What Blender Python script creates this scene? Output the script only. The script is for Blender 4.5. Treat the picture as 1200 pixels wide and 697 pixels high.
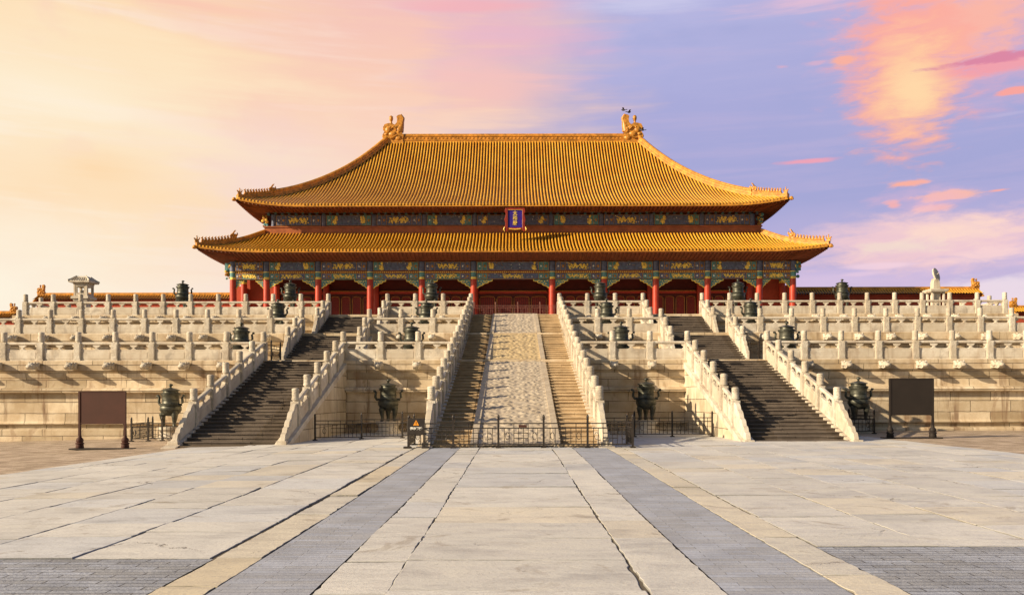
import bpy, math, random
from mathutils import Vector, Matrix, noise as mnoise
R = math.radians
random.seed(7)
for o in list(bpy.data.objects): bpy.data.objects.remove(o)
scene = bpy.context.scene
COL = scene.collection

# ------------------------------------------------------------------ camera, world, sun
EYE = 1.8
cam = bpy.data.objects.new('camera', bpy.data.cameras.new('camera')); COL.objects.link(cam)
cam.location = (0, 0, EYE); cam.rotation_euler = (R(90), R(0.12), 0)
cam.data.sensor_width = 36; cam.data.lens = 30.0
cam.data.shift_x = -4/1200; cam.data.shift_y = 118.5/1200
cam.data.clip_start = 0.1; cam.data.clip_end = 3000
scene.camera = cam
scene.view_settings.view_transform = 'Standard'; scene.view_settings.look = 'None'
scene.view_settings.gamma = 1; scene.view_settings.use_curve_mapping = False
EXPO = 0.58
scene.view_settings.exposure = EXPO

SUN_TRAVEL = Vector((1.8, 0.8, -0.79)).normalized()
sd = bpy.data.lights.new('sun', 'SUN'); sd.energy = 5.0; sd.angle = R(0.5); sd.color = (1.0, 0.80, 0.54)
sun = bpy.data.objects.new('sun', sd); COL.objects.link(sun)
sun.rotation_euler = SUN_TRAVEL.to_track_quat('-Z', 'Y').to_euler()
sun.location = (-60, -30, 60)
TO = -SUN_TRAVEL

def lin(r, g, b):
    f = lambda c: (c/255/12.92 if c/255 <= .04045 else ((c/255+.055)/1.055)**2.4)
    return (f(r), f(g), f(b), 1)

world = bpy.data.worlds.new('World'); scene.world = world; world.use_nodes = True
wt = world.node_tree; wt.nodes.clear()
class G:                                         # tiny expression helper for node graphs
    def __init__(s, t): s.t = t
    def _in(s, sock, v):
        if hasattr(v, 'is_output'): s.t.links.new(v, sock)
        elif v is not None: sock.default_value = v
    def m(s, op, a, b=None, c=None, clamp=False):
        n = s.t.nodes.new('ShaderNodeMath'); n.operation = op; n.use_clamp = clamp
        s._in(n.inputs[0], a)
        if b is not None: s._in(n.inputs[1], b)
        if c is not None: s._in(n.inputs[2], c)
        return n.outputs[0]
    def add(s, a, b): return s.m('ADD', a, b)
    def sub(s, a, b): return s.m('SUBTRACT', a, b)
    def mul(s, a, b): return s.m('MULTIPLY', a, b)
    def ss(s, v, a, b, o0=0.0, o1=1.0):
        n = s.t.nodes.new('ShaderNodeMapRange'); n.interpolation_type = 'SMOOTHSTEP'
        s._in(n.inputs['Value'], v); s._in(n.inputs['From Min'], a); s._in(n.inputs['From Max'], b)
        s._in(n.inputs['To Min'], o0); s._in(n.inputs['To Max'], o1); return n.outputs[0]
    def mix(s, f, a, b, mode='MIX'):
        n = s.t.nodes.new('ShaderNodeMix'); n.data_type = 'RGBA'; n.blend_type = mode
        s._in(n.inputs[0], f); s._in(n.inputs[6], a); s._in(n.inputs[7], b); return n.outputs[2]
    def xyz(s, x, y, z):
        n = s.t.nodes.new('ShaderNodeCombineXYZ')
        s._in(n.inputs[0], x); s._in(n.inputs[1], y); s._in(n.inputs[2], z); return n.outputs[0]
    def sep(s, v):
        n = s.t.nodes.new('ShaderNodeSeparateXYZ'); s.t.links.new(v, n.inputs[0]); return n.outputs
    def noise(s, v, scale, detail=4, rough=.55, dist=0.0):
        n = s.t.nodes.new('ShaderNodeTexNoise'); s.t.links.new(v, n.inputs['Vector'])
        n.inputs['Scale'].default_value = scale; n.inputs['Detail'].default_value = detail
        n.inputs['Roughness'].default_value = rough; n.inputs['Distortion'].default_value = dist
        return n.outputs[0]
    def ramp(s, v, stops):
        n = s.t.nodes.new('ShaderNodeValToRGB'); s._in(n.inputs[0], v); e = n.color_ramp.elements
        while len(e) < len(stops): e.new(0.5)
        for el, (p, c) in zip(e, stops): el.position = p; el.color = c
        return n.outputs[0]
g = G(wt)
tc = wt.nodes.new('ShaderNodeTexCoord')
dx, dy, dz = g.sep(tc.outputs['Generated'])
az = g.mul(g.m('ARCTAN2', dx, dy), 57.2958)
el = g.mul(g.m('ARCSINE', dz), 57.2958)
V1 = g.xyz(g.mul(az, .045), g.mul(el, .14), 0.0)
V2 = g.xyz(g.mul(az, .10), g.mul(el, .55), 3.7)
n1 = g.sub(g.noise(V1, 1.0, 4, .55), .5)
n1b = g.sub(g.noise(g.xyz(g.mul(az, .05), g.mul(el, .13), 9.1), 1.0, 3, .5), .5)
n2 = g.sub(g.noise(V2, 1.0, 6, .62, .4), .5)
n3 = g.sub(g.noise(g.xyz(g.mul(az, .28), g.mul(el, .75), 5.2), 1.0, 6, .6, .3), .5)
nS = g.sub(g.noise(g.xyz(g.mul(az, .07), g.mul(el, .95), 1.3), 1.0, 5, .6, .25), .5)      # long level streaks
nP = g.sub(g.noise(g.xyz(g.mul(az, .42), g.mul(el, 1.5), 5.2), 1.0, 6, .62, .35), .5)    # torn cloud edges
nQ = g.sub(g.noise(g.xyz(g.mul(az, .16), g.mul(el, .34), 7.7), 1.0, 4, .55, .2), .5)
el01 = g.m('DIVIDE', el, 26.0)
elw = g.add(g.add(el01, g.mul(n1b, .25)), g.mul(nS, .16))
left = g.ramp(elw, [(0, lin(252, 240, 230)), (.22, lin(252, 230, 212)), (.45, lin(254, 224, 186)), (.62, lin(254, 236, 206)), (.8, lin(254, 226, 188)), (1, lin(253, 214, 172))])
left = g.mix(g.ss(nS, .0, .2, 0.0, .5), left, lin(254, 240, 222))
left = g.mix(g.ss(nQ, .05, .25, 0.0, .55), left, lin(250, 214, 190))
mid = g.ramp(elw, [(0, lin(240, 230, 230)), (.3, lin(242, 220, 216)), (.52, lin(249, 219, 202)), (.75, lin(250, 206, 184)), (1, lin(243, 192, 188))])
mid = g.mix(g.ss(nS, -.02, .22, 0.0, .65), mid, lin(252, 220, 202))
right = g.ramp(elw, [(0, lin(236, 208, 224)), (.14, lin(232, 200, 220)), (.3, lin(198, 184, 222)), (.46, lin(166, 168, 214)), (.75, lin(170, 171, 217)), (1, lin(184, 184, 226))])
right = g.mix(g.ss(nS, -.04, .24, 0.0, .5), right, lin(190, 178, 216))
right = g.mix(g.ss(nQ, .0, .28, 0.0, .4), right, lin(158, 166, 214))
azw = g.add(g.add(az, g.mul(n1, 9.0)), g.add(g.mul(nS, 18.0), g.mul(nQ, 10.0)))
sky = g.mix(g.ss(azw, -27.0, -7.0), left, mid)
sky = g.mix(g.ss(azw, -7.5, 9.5), sky, right)
def blob(c_az, c_el, rx, ry, nz, amp, lo, hi, mx=1.0):
    a = g.m('DIVIDE', g.sub(az, c_az), rx); b = g.m('DIVIDE', g.sub(el, c_el), ry)
    d = g.m('SQRT', g.add(g.mul(a, a), g.mul(b, b)))
    v = g.add(g.sub(1.0, d), g.mul(nz, amp))
    return g.ss(v, lo, hi, 0.0, mx)
def paint(msk, c):
    global sky
    sky = g.mix(msk, sky, c)
paint(blob(-0.23, 23.12, 7.45, 2.86, nS, 2.4, -0.1, 1.0, 0.7), lin(240, 184, 198))
paint(blob(-1.09, 19.9, 6.3, 2.18, nS, 2.6, -0.1, 1.0, 0.8), lin(248, 196, 188))
paint(blob(-15.32, 12.88, 7.46, 4.97, nQ, 1.6, 0, 1.1, 0.55), lin(244, 216, 214))
paint(blob(-26.29, 13.71, 5.07, 1.75, nS, 2.0, 0, 1.1, 0.7), lin(253, 216, 170))
paint(blob(-28.55, 17.18, 6.63, 1.81, nS, 2.0, 0, 1.0, 0.6), lin(255, 240, 216))
paint(blob(-21.5, 23.35, 9.42, 0.48, nS, 2.0, 0.0, 0.9, 0.7), lin(251, 200, 178))
paint(blob(-2.52, 24.63, 6.86, 0.57, nS, 2.2, 0.0, 0.9, 0.7), lin(246, 178, 184))
paint(blob(8.87, 24.49, 8.39, 0.79, nS, 2.2, 0.1, 1.0, 0.55), lin(214, 212, 238))
paint(blob(19.09, 23.72, 6.65, 0.65, nS, 2.4, 0, 0.8, 0.6), lin(246, 196, 208))
paint(blob(26.84, 20.86, 7.4, 5.0, nP, 1.3, -0.15, 1.0, 0.8), lin(244, 176, 190))
paint(blob(27.74, 21.36, 5.39, 2.64, nP, 1.6, -0.05, 0.75, 0.9), lin(253, 184, 164))
paint(blob(24.7, 19.4, 4.0, 5.6, nP, 1.5, -0.1, 0.55, 0.9), lin(252, 172, 160))
paint(blob(24.9, 18.6, 3.2, 3.8, nP, 1.5, -0.05, 0.8, 0.92), lin(255, 204, 162))
paint(blob(25.2, 18.2, 2.0, 2.2, nP, 1.5, 0, 1.0, 0.7), lin(255, 222, 172))
paint(blob(21.11, 20.23, 1.0, 0.37, nP, 2.0, 0, 0.6, 0.9), lin(253, 178, 156))
paint(blob(19.34, 20.3, 1.12, 0.22, nP, 2.0, 0.1, 0.8, 0.5), lin(236, 180, 196))
paint(blob(17.43, 20.31, 0.73, 0.22, nP, 2.0, 0.1, 0.8, 0.5), lin(240, 176, 190))
paint(blob(30.16, 18.77, 5.14, 0.64, nP, 1.3, 0.0, 0.6, 0.85), lin(246, 160, 168))
paint(blob(30.0, 19.1, 5.6, 0.30, nP, 2.4, 0.05, 0.6, 0.9), lin(218, 134, 164))
paint(blob(30.58, 17.22, 1.61, 0.25, nP, 1.6, 0.05, 0.6, 0.95), lin(252, 166, 156))
paint(blob(29.94, 16.05, 2.37, 0.2, nS, 2.0, 0.2, 0.9, 0.4), lin(200, 188, 222))
paint(blob(18.83, 14.69, 2.36, 0.2, nP, 1.3, 0.0, 0.7, 0.9), lin(243, 164, 180))
paint(blob(24.75, 12.84, 1.28, 0.26, nP, 2.0, 0.0, 0.6, 0.95), lin(252, 178, 160))
paint(blob(26.75, 11.95, 2.28, 0.36, nP, 2.0, 0.0, 0.6, 0.95), lin(253, 188, 162))
paint(blob(23.94, 11.67, 0.67, 0.31, nP, 2.2, 0.0, 0.6, 0.85), lin(250, 178, 172))
paint(blob(26.29, 11.26, 1.66, 0.31, nP, 2.2, 0.0, 0.7, 0.85), lin(250, 186, 178))
paint(blob(29.6, 11.93, 0.95, 0.13, nP, 1.8, 0.1, 0.7, 0.9), lin(250, 176, 168))
paint(blob(25.92, 11.79, 4.17, 1.34, nP, 1.6, 0.1, 1.1, 0.55), lin(238, 186, 206))
paint(blob(25.92, 9.4, 8.81, 2.06, nP, 1.1, -0.1, 0.6, 0.85), lin(247, 206, 208))
paint(blob(27.29, 9.83, 4.07, 1.12, nP, 2.0, -0.05, 0.9, 0.85), lin(254, 220, 204))
paint(blob(24.51, 9.15, 4.27, 0.63, nP, 2.2, 0, 0.9, 0.6), lin(244, 226, 206))
paint(blob(28.63, 8.34, 3.53, 0.6, nP, 2.2, 0, 0.9, 0.6), lin(252, 216, 214))
paint(blob(23.07, 8.06, 2.42, 0.26, nS, 2.0, 0.1, 0.8, 0.7), lin(244, 212, 226))
paint(blob(22.1, 7.65, 1.97, 0.21, nS, 2.0, 0.1, 0.8, 0.5), lin(240, 208, 226))
paint(blob(29.51, 6.06, 5.64, 1.3, nP, 1.2, -0.05, 0.7, 0.85), lin(238, 222, 232))
paint(blob(19.6, 7.35, 5.59, 0.76, nS, 1.6, 0, 1.0, 0.5), lin(228, 202, 228))
paint(blob(-37.0, 3.0, 24.0, 13.0, nQ, .8, 0, .9, .8), lin(255, 249, 228))
fm = g.mul(g.ss(dy, -.05, .5), g.ss(el, 60.0, 30.0))
nish = wt.nodes.new('ShaderNodeTexSky'); nish.sky_type = 'NISHITA'; nish.sun_disc = False
nish.sun_elevation = math.asin(TO.z); nish.sun_rotation = math.atan2(TO.x, TO.y)
nish.dust_density = 2.0
bg1 = wt.nodes.new('ShaderNodeBackground'); wt.links.new(nish.outputs[0], bg1.inputs[0]); bg1.inputs[1].default_value = 0.052
bg2 = wt.nodes.new('ShaderNodeBackground'); wt.links.new(sky, bg2.inputs[0]); bg2.inputs[1].default_value = 2**-EXPO
mxs = wt.nodes.new('ShaderNodeMixShader'); wt.links.new(fm, mxs.inputs[0])
wt.links.new(bg1.outputs[0], mxs.inputs[1]); wt.links.new(bg2.outputs[0], mxs.inputs[2])
wo = wt.nodes.new('ShaderNodeOutputWorld'); wt.links.new(mxs.outputs[0], wo.inputs[0])

# ------------------------------------------------------------------ helpers
class MB:
    def __init__(s): s.v = []; s.f = []; s.m = []; s.uv = {}
    def add(s, vs, fs, mi=0):
        o = len(s.v); s.v += [tuple(v) for v in vs]
        for f in fs: s.f.append([i+o for i in f]); s.m.append(mi)
    def box(s, x0, x1, y0, y1, z0, z1, mi=0):
        s.add([(x0,y0,z0),(x1,y0,z0),(x1,y1,z0),(x0,y1,z0),(x0,y0,z1),(x1,y0,z1),(x1,y1,z1),(x0,y1,z1)],
              [(3,2,1,0),(4,5,6,7),(0,1,5,4),(1,2,6,5),(2,3,7,6),(3,0,4,7)], mi)
    def hexa(s, p, mi=0):                       # 8 corners, same order as box
        s.add(p, [(3,2,1,0),(4,5,6,7),(0,1,5,4),(1,2,6,5),(2,3,7,6),(3,0,4,7)], mi)
    def prism(s, pts, a0, a1, axis='y', mi=0):  # polygon extruded along an axis
        n = len(pts)
        mk = {'y': lambda p, a: (p[0], a, p[1]), 'x': lambda p, a: (a, p[0], p[1]), 'z': lambda p, a: (p[0], p[1], a)}[axis]
        vs = [mk(p, a0) for p in pts]+[mk(p, a1) for p in pts]
        s.add(vs, [list(range(n)), list(range(2*n-1, n-1, -1))]+[(i, n+i, n+(i+1) % n, (i+1) % n) for i in range(n)], mi)
    def lathe(s, prof, cx=0, cy=0, cz=0, n=16, mi=0):
        vs = []; fs = []
        for r, z in prof:
            for k in range(n):
                a = 2*math.pi*k/n; vs.append((cx+r*math.cos(a), cy+r*math.sin(a), cz+z))
        for i in range(len(prof)-1):
            for k in range(n): fs.append((i*n+k, i*n+(k+1) % n, (i+1)*n+(k+1) % n, (i+1)*n+k))
        fs.append(list(range(n))[::-1]); fs.append([(len(prof)-1)*n+k for k in range(n)])
        s.add(vs, fs, mi)
    def tube(s, pts, rad, n=8, mi=0):
        pts = [Vector(p) for p in pts]; vs = []; fs = []
        rad = rad if isinstance(rad, (list, tuple)) else [rad]*len(pts)
        up = Vector((0, 0, 1))
        for i, p in enumerate(pts):
            d = (pts[min(i+1, len(pts)-1)]-pts[max(i-1, 0)]).normalized()
            a = d.cross(up if abs(d.z) < .95 else Vector((1, 0, 0))).normalized(); b = d.cross(a)
            for k in range(n):
                t = 2*math.pi*k/n; vs.append(p+(a*math.cos(t)+b*math.sin(t))*rad[i])
        for i in range(len(pts)-1):
            for k in range(n): fs.append((i*n+k, i*n+(k+1) % n, (i+1)*n+(k+1) % n, (i+1)*n+k))
        fs.append(list(range(n))); fs.append([(len(pts)-1)*n+k for k in range(n)][::-1])
        s.add(vs, fs, mi)
    def ell(s, c, r, n=10, m=7, mi=0):
        prof = [(max(1e-3, math.sin(math.pi*i/m)), -math.cos(math.pi*i/m)) for i in range(m+1)]
        vs = []; fs = []
        for q, z in prof:
            for k in range(n):
                a = 2*math.pi*k/n; vs.append((c[0]+r[0]*q*math.cos(a), c[1]+r[1]*q*math.sin(a), c[2]+r[2]*z))
        for i in range(m):
            for k in range(n): fs.append((i*n+k, i*n+(k+1) % n, (i+1)*n+(k+1) % n, (i+1)*n+k))
        s.add(vs, fs, mi)
    def mesh(s, name, mats, smooth=False, bevel=0, fix=True):
        me = bpy.data.meshes.new(name); me.from_pydata(s.v, [], s.f)
        for m in (mats if isinstance(mats, (list, tuple)) else [mats]): me.materials.append(m)
        me.polygons.foreach_set('material_index', s.m)
        if smooth:
            me.polygons.foreach_set('use_smooth', [True]*len(s.f))
        me.update()
        if fix:
            import bmesh
            bm = bmesh.new(); bm.from_mesh(me); bmesh.ops.recalc_face_normals(bm, faces=bm.faces)
            if bevel: bmesh.ops.bevel(bm, geom=[e for e in bm.edges if e.is_manifold and e.calc_face_angle(0) > .6], offset=bevel, segments=1, affect='EDGES')
            bm.to_mesh(me); bm.free()
        if smooth and smooth != 'all':
            try: me.set_sharp_from_angle(angle=R(smooth if smooth is not True else 40))
            except Exception: pass
        return me
def link(name, me, parent=None, loc=(0, 0, 0), rz=0):
    o = bpy.data.objects.new(name, me); COL.objects.link(o); o.location = loc; o.rotation_euler = (0, 0, rz)
    if parent: o.parent = parent
    return o
def obj(name, mb, mats, parent=None, loc=(0, 0, 0), rz=0, smooth=False, bevel=0):
    return link(name, mb.mesh(name, mats, smooth, bevel), parent, loc, rz)
def tag(o, label, cat, group=None):
    o['label'] = label; o['category'] = cat
    if group: o['group'] = group
    return o
def thing(name, label, cat, loc=(0, 0, 0), rz=0, group=None):
    o = bpy.data.objects.new(name, None); COL.objects.link(o); o.location = loc; o.rotation_euler = (0, 0, rz)
    return tag(o, label, cat, group)
def struct(o): o['kind'] = 'structure'; return o
def kids(o): return [c for c in bpy.data.objects if c.parent == o]
def copy_thing(o, loc, rz=0, label=None):
    def rec(s, par):
        c = s.copy(); COL.objects.link(c)
        if par: c.parent = par
        for k in kids(s): rec(k, c)
        return c
    ch = kids(o)
    r = o.copy(); COL.objects.link(r); r.location = loc; r.rotation_euler = (0, 0, rz)
    for k in ch: rec(k, r)
    if label: r['label'] = label
    return r
def Z(py, Y): return EYE+(467-py)*Y/1000
def X(px, Y): return (px-604)*Y/1000

# ------------------------------------------------------------------ materials
def principled(name):
    m = bpy.data.materials.new(name); m.use_nodes = True
    t = m.node_tree; return m, t, t.nodes['Principled BSDF'], G(t)
def pos(gr, t):
    n = t.nodes.new('ShaderNodeNewGeometry'); return n.outputs['Position']
def bump(t, b, h, strength, dist=.02):
    n = t.nodes.new('ShaderNodeBump'); n.inputs['Strength'].default_value = strength; n.inputs['Distance'].default_value = dist
    t.links.new(h, n.inputs['Height']); t.links.new(n.outputs[0], b.inputs['Normal'])
def c4(c): return (*c[:3], 1)
def stone(name, c1, c2, sc=1.5, block=None, bw=1.9, bh=.6, joint=(.12, .09, .06), streak=0.0, stain=(.16, .10, .06), rough=.75, bmp=.4, bdist=.02, attr=False, var=.25, off=(0, 0), inst=0.0, mort=.01):
    m, t, b, gr = principled(name)
    p = pos(gr, t); x, y, z = gr.sep(p)
    n = gr.noise(p, sc, 6, .62); nf = gr.noise(p, sc*14, 5, .65)
    col = gr.mix(gr.ss(n, .32, .68), c4(c1), c4(c2))
    col = gr.mix(gr.ss(nf, .5, .75, 0, .35), col, c4([k*.62 for k in c1]))
    h = gr.add(gr.mul(n, .6), gr.mul(nf, .5))
    if inst:
        oi = t.nodes.new('ShaderNodeObjectInfo')
        col = gr.mix(gr.ss(oi.outputs['Random'], .0, 1.0, .0, inst), col, c4([k*q for k, q in zip(c1, (.62, .56, .48))]))
        gn = gr.noise(p, 1.1, 5, .65, .5); col = gr.mix(gr.ss(gn, .52, .70, 0, .6), col, (.27, .235, .20, 1))
    if attr:
        a = t.nodes.new('ShaderNodeAttribute'); a.attribute_name = 'Col'
        col = gr.mix(1.0, col, a.outputs['Color'], 'MULTIPLY')
    if block:
        u = {'x': x, 'y': y}.get(block[0]); v = z if block[1] == 'z' else y
        if block == 'xy': u, v = x, y
        jit = gr.mul(gr.sub(gr.noise(p, 2.5, 3), .5), .05)
        br = t.nodes.new('ShaderNodeTexBrick'); t.links.new(gr.xyz(gr.add(gr.add(u, off[0]), jit), gr.add(gr.add(v, off[1]), jit), 0), br.inputs['Vector'])
        br.inputs['Scale'].default_value = 1; br.inputs['Brick Width'].default_value = bw; br.inputs['Row Height'].default_value = bh
        br.inputs['Mortar Size'].default_value = .018 if bh > .3 else mort; br.inputs['Mortar Smooth'].default_value = .3
        br.inputs['Color1'].default_value = (1, 1, 1, 1); k = 1-var
        br.inputs['Color2'].default_value = (k, k*.95, k*.86, 1); br.inputs['Mortar'].default_value = (1, 1, 1, 1)
        br.inputs['Bias'].default_value = -.1
        col = gr.mix(1.0, col, br.outputs['Color'], 'MULTIPLY')
        mk = gr.mul(br.outputs['Fac'], gr.ss(gr.noise(p, 1.7, 3), .3, .5, .55, 1))
        col = gr.mix(mk, col, c4(joint))
        h = gr.sub(h, gr.mul(br.outputs['Fac'], 1.2))
    if streak:
        u = y if (block and block[0] == 'y') else x
        sv = gr.noise(gr.xyz(gr.mul(u, 2.2), gr.mul(y, .6), gr.mul(z, .22)), 1.0, 5, .65, .3)
        col = gr.mix(gr.ss(sv, .52, .70, 0, streak), col, c4(stain))
        pt = gr.noise(gr.xyz(gr.mul(u, 1.5), gr.mul(y, .3), gr.mul(z, .8)), 1.0, 7, .7, .6)
        col = gr.mix(gr.ss(pt, .54, .66, 0, streak*.6), col, c4([k*1.35 for k in stain]))
    t.links.new(col, b.inputs['Base Color'])
    b.inputs['Roughness'].default_value = rough; b.inputs['Specular IOR Level'].default_value = .3
    bump(t, b, h, bmp, bdist)
    return m
def simple(name, c, rough=.5, metal=0, var=.25, sc=3, bmp=.15, spec=.4, bs=20):
    m, t, b, gr = principled(name); p = pos(gr, t)
    n = gr.noise(p, sc, 5, .6)
    col = gr.mix(gr.ss(n, .3, .7), c4([k*(1-var) for k in c]), c4([min(1, k*(1+var*.6)) for k in c]))
    t.links.new(col, b.inputs['Base Color']); b.inputs['Roughness'].default_value = rough
    b.inputs['Metallic'].default_value = metal; b.inputs['Specular IOR Level'].default_value = spec
    if bmp: bump(t, b, gr.noise(p, bs, 4), bmp, .01)
    return m
M = {}
M['marble'] = stone('carved marble', (.70, .66, .58), (.56, .50, .41), 2.2, streak=.5, stain=(.30, .22, .15), rough=.6, bmp=.5, bdist=.03, inst=.55)
M['marble_carved'] = stone('carved marble cap', (.70, .66, .58), (.54, .48, .39), 3.0, streak=.25, stain=(.25, .18, .12), rough=.6, bmp=1.0, bdist=.07, inst=.5)
M['wall'] = stone('terrace marble blocks', (.76, .66, .50), (.57, .45, .30), .9, 'xz', 2.1, .58, streak=.8, stain=(.20, .12, .07), off=(.4, .08), bmp=.5, var=.48)
M['coping'] = stone('coping marble', (.68, .59, .45), (.50, .39, .26), 1.1, 'xz', 2.6, .9, streak=.6, stain=(.19, .12, .07), bmp=.5, var=.25)
M['cheek'] = stone('cheek wall marble', (.72, .64, .50), (.56, .47, .34), 1.0, 'yz', 1.5, .62, streak=.45, stain=(.24, .16, .10), off=(.3, .1))
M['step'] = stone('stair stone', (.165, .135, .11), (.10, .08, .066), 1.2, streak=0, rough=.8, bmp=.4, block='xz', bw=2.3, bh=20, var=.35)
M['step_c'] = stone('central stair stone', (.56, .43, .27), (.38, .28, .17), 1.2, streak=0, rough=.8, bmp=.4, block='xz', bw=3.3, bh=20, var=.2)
M['ramp'] = stone('carved ramp grey', (.52, .455, .36), (.38, .32, .245), 2.0, rough=.75, bmp=.5, bdist=.03)
M['ramp_y'] = stone('carved ramp yellow', (.58, .46, .27), (.42, .32, .18), 2.0, rough=.75, bmp=.5, bdist=.03)
M['dark'] = stone('grey brick band', (.43, .475, .58), (.33, .365, .45), 1.3, 'xy', .62, .125, joint=(.22, .235, .27), rough=.7, bmp=.6, var=.10, mort=.006)
M['darkf'] = stone('grey worn brick field', (.41, .45, .54), (.29, .32, .39), 1.5, 'xy', .55, .14, joint=(.11, .11, .12), rough=.8, bmp=.9, bdist=.03, var=.2, mort=.009)
def paving_mat():
    m, t, b, gr = principled('worn paving slab')
    p = pos(gr, t); x, y, z = gr.sep(p)
    a = t.nodes.new('ShaderNodeAttribute'); a.attribute_name = 'Col'
    ar, ag, ab = gr.sep(a.outputs['Color'])
    sh = gr.mul(ab, 37.0)                                             # every slab has its own grain
    q = gr.xyz(gr.add(x, sh), y, sh)
    big = gr.noise(q, .55, 5, .62, .6); md = gr.noise(gr.xyz(gr.mul(x, .8), gr.mul(y, 2.6), sh), 1.6, 6, .68, .4); fine = gr.noise(q, 22, 5, .7); sp = gr.noise(q, 60, 3, .6)
    col = gr.ramp(gr.add(gr.mul(big, .5), gr.mul(md, .5)), [(.30, (.36, .37, .39, 1)), (.42, (.53, .54, .55, 1)), (.52, (.63, .64, .645, 1)), (.64, (.68, .68, .66, 1)), (.76, (.62, .57, .47, 1))])
    col = gr.mix(1.0, col, a.outputs['Color'], 'MULTIPLY')
    col = gr.mix(gr.ss(fine, .48, .72, 0, .5), col, (.35, .34, .33, 1))
    col = gr.mix(gr.ss(sp, .66, .74, 0, .55), col, (.16, .14, .12, 1))
    st = gr.noise(p, .9, 6, .7, 1.2)
    col = gr.mix(gr.ss(st, .56, .68, 0, .55), col, (.30, .26, .21, 1))   # ground-in dirt
    vo = t.nodes.new('ShaderNodeTexVoronoi'); vo.feature = 'DISTANCE_TO_EDGE'; vo.inputs['Scale'].default_value = .75
    w = gr.mul(gr.sub(gr.noise(p, 3.0, 5, .65), .5), .55)
    t.links.new(gr.xyz(gr.add(x, w), gr.add(y, w), 0.0), vo.inputs['Vector'])
    cm = gr.mul(gr.ss(vo.outputs['Distance'], .012, .004), gr.ss(gr.noise(p, .35, 3), .56, .64))
    col = gr.mix(gr.mul(cm, .8), col, (.12, .10, .085, 1))
    pit = gr.mul(gr.ss(gr.noise(q, 7.0, 6, .75, .8), .63, .70), gr.ss(big, .46, .6))
    col = gr.mix(gr.mul(pit, .6), col, (.20, .175, .15, 1))
    t.links.new(col, b.inputs['Base Color']); b.inputs['Specular IOR Level'].default_value = .35
    t.links.new(gr.ss(md, .35, .65, .52, .8), b.inputs['Roughness'])
    h = gr.sub(gr.add(gr.mul(md, .9), gr.mul(fine, .35)), gr.add(gr.mul(cm, .8), gr.mul(pit, .7)))
    bump(t, b, h, .6, .022)
    return m
M['slab'] = paving_mat()
M['brickp'] = stone('old brick paving', (.66, .54, .42), (.42, .33, .25), 1.3, 'xy', .46, .24, joint=(.13, .10, .08), rough=.9, bmp=.9, bdist=.03, var=.4)
M['ground'] = stone('ground', (.17, .15, .12), (.10, .085, .07), .7, rough=.95, bmp=.8)
M['bronze'] = simple('aged bronze', (.085, .088, .07), .45, .55, .5, 5, .4)
M['iron'] = simple('painted iron', (.035, .028, .024), .5, .2, .3, 4, .1)
M['board'] = simple('brown board', (.060, .018, .011), .7, 0, .15, 1.5, .05)
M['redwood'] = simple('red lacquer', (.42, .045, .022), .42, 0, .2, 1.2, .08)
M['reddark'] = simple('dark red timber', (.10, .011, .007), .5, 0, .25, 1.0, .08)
M['redwall'] = simple('red plaster', (.42, .07, .035), .85, 0, .2, .8, .15)
M['gold'] = simple('gold leaf', (.88, .64, .13), .4, .1, .25, 6, .1)
M['golddim'] = simple('old gold trim', (.42, .20, .04), .45, .3, .3, 4, .1)
M['blue'] = simple('painted blue', (.11, .13, .22), .55, 0, .35, 4, .1)
M['teal'] = simple('painted green', (.10, .25, .26), .55, 0, .35, 4, .1)
M['violet'] = simple('plaque blue', (.03, .01, .22), .45, 0, .1, 2, .03)
M['white'] = simple('white paint', (.75, .74, .70), .5, 0, .05, 3, 0)
M['orange'] = simple('orange paint', (.85, .32, .02), .5, 0, .05, 3, 0)
M['soffit'] = simple('soffit timber', (.20, .055, .022), .6, 0, .3, 1.5, .1)
M['orn'] = simple('glazed ornament', (.55, .25, .04), .38, 0, .45, 3.5, .5, bs=9)
M['ridge'] = simple('glazed ridge', (.56, .25, .035), .36, 0, .40, 2.2, .4, bs=6)
M['fence_red'] = simple('red brown fence paint', (.20, .085, .07), .55, 0, .2, 4, .1)
M['bird'] = simple('bird feathers', (.05, .055, .09), .7, 0, .2, 8, 0)
def tile_mat():
    m, t, b, gr = principled('yellow glazed tile')
    uvn = t.nodes.new('ShaderNodeUVMap'); uvn.uv_map = 'UVMap'
    u, v, _ = gr.sep(uvn.outputs[0])
    ru = gr.m('FLOOR', u); rv = gr.m('FLOOR', gr.m('DIVIDE', v, .38))
    wn = t.nodes.new('ShaderNodeTexWhiteNoise'); wn.noise_dimensions = '2D'; t.links.new(gr.xyz(ru, rv, 0), wn.inputs['Vector'])
    p = pos(gr, t); n = gr.noise(p, .35, 5, .6); nf = gr.noise(p, 9, 4, .6)
    k = gr.add(gr.mul(wn.outputs[0], .16), gr.mul(n, .85))
    col = gr.ramp(k, [(.2, (.52, .22, .02, 1)), (.5, (.68, .345, .034, 1)), (.95, (.84, .50, .075, 1))])
    fr = gr.m('FRACT', gr.m('DIVIDE', v, .38))
    jt = gr.m('GREATER_THAN', fr, .93)
    col = gr.mix(gr.mul(jt, .22), col, (.18, .06, .01, 1))
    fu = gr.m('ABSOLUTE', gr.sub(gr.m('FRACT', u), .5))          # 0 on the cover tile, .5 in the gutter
    col = gr.mix(gr.ss(fu, .22, .28, 0, .9), col, (.085, .026, .008, 1))   # shade in the gutters between cover tiles, painted dark brown
    col = gr.mix(gr.ss(nf, .6, .8, 0, .2), col, (.40, .18, .03, 1))
    t.links.new(col, b.inputs['Base Color']); b.inputs['Roughness'].default_value = .34
    b.inputs['Specular IOR Level'].default_value = .45
    bump(t, b, nf, .15, .01)
    return m
M['tile'] = tile_mat()

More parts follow.
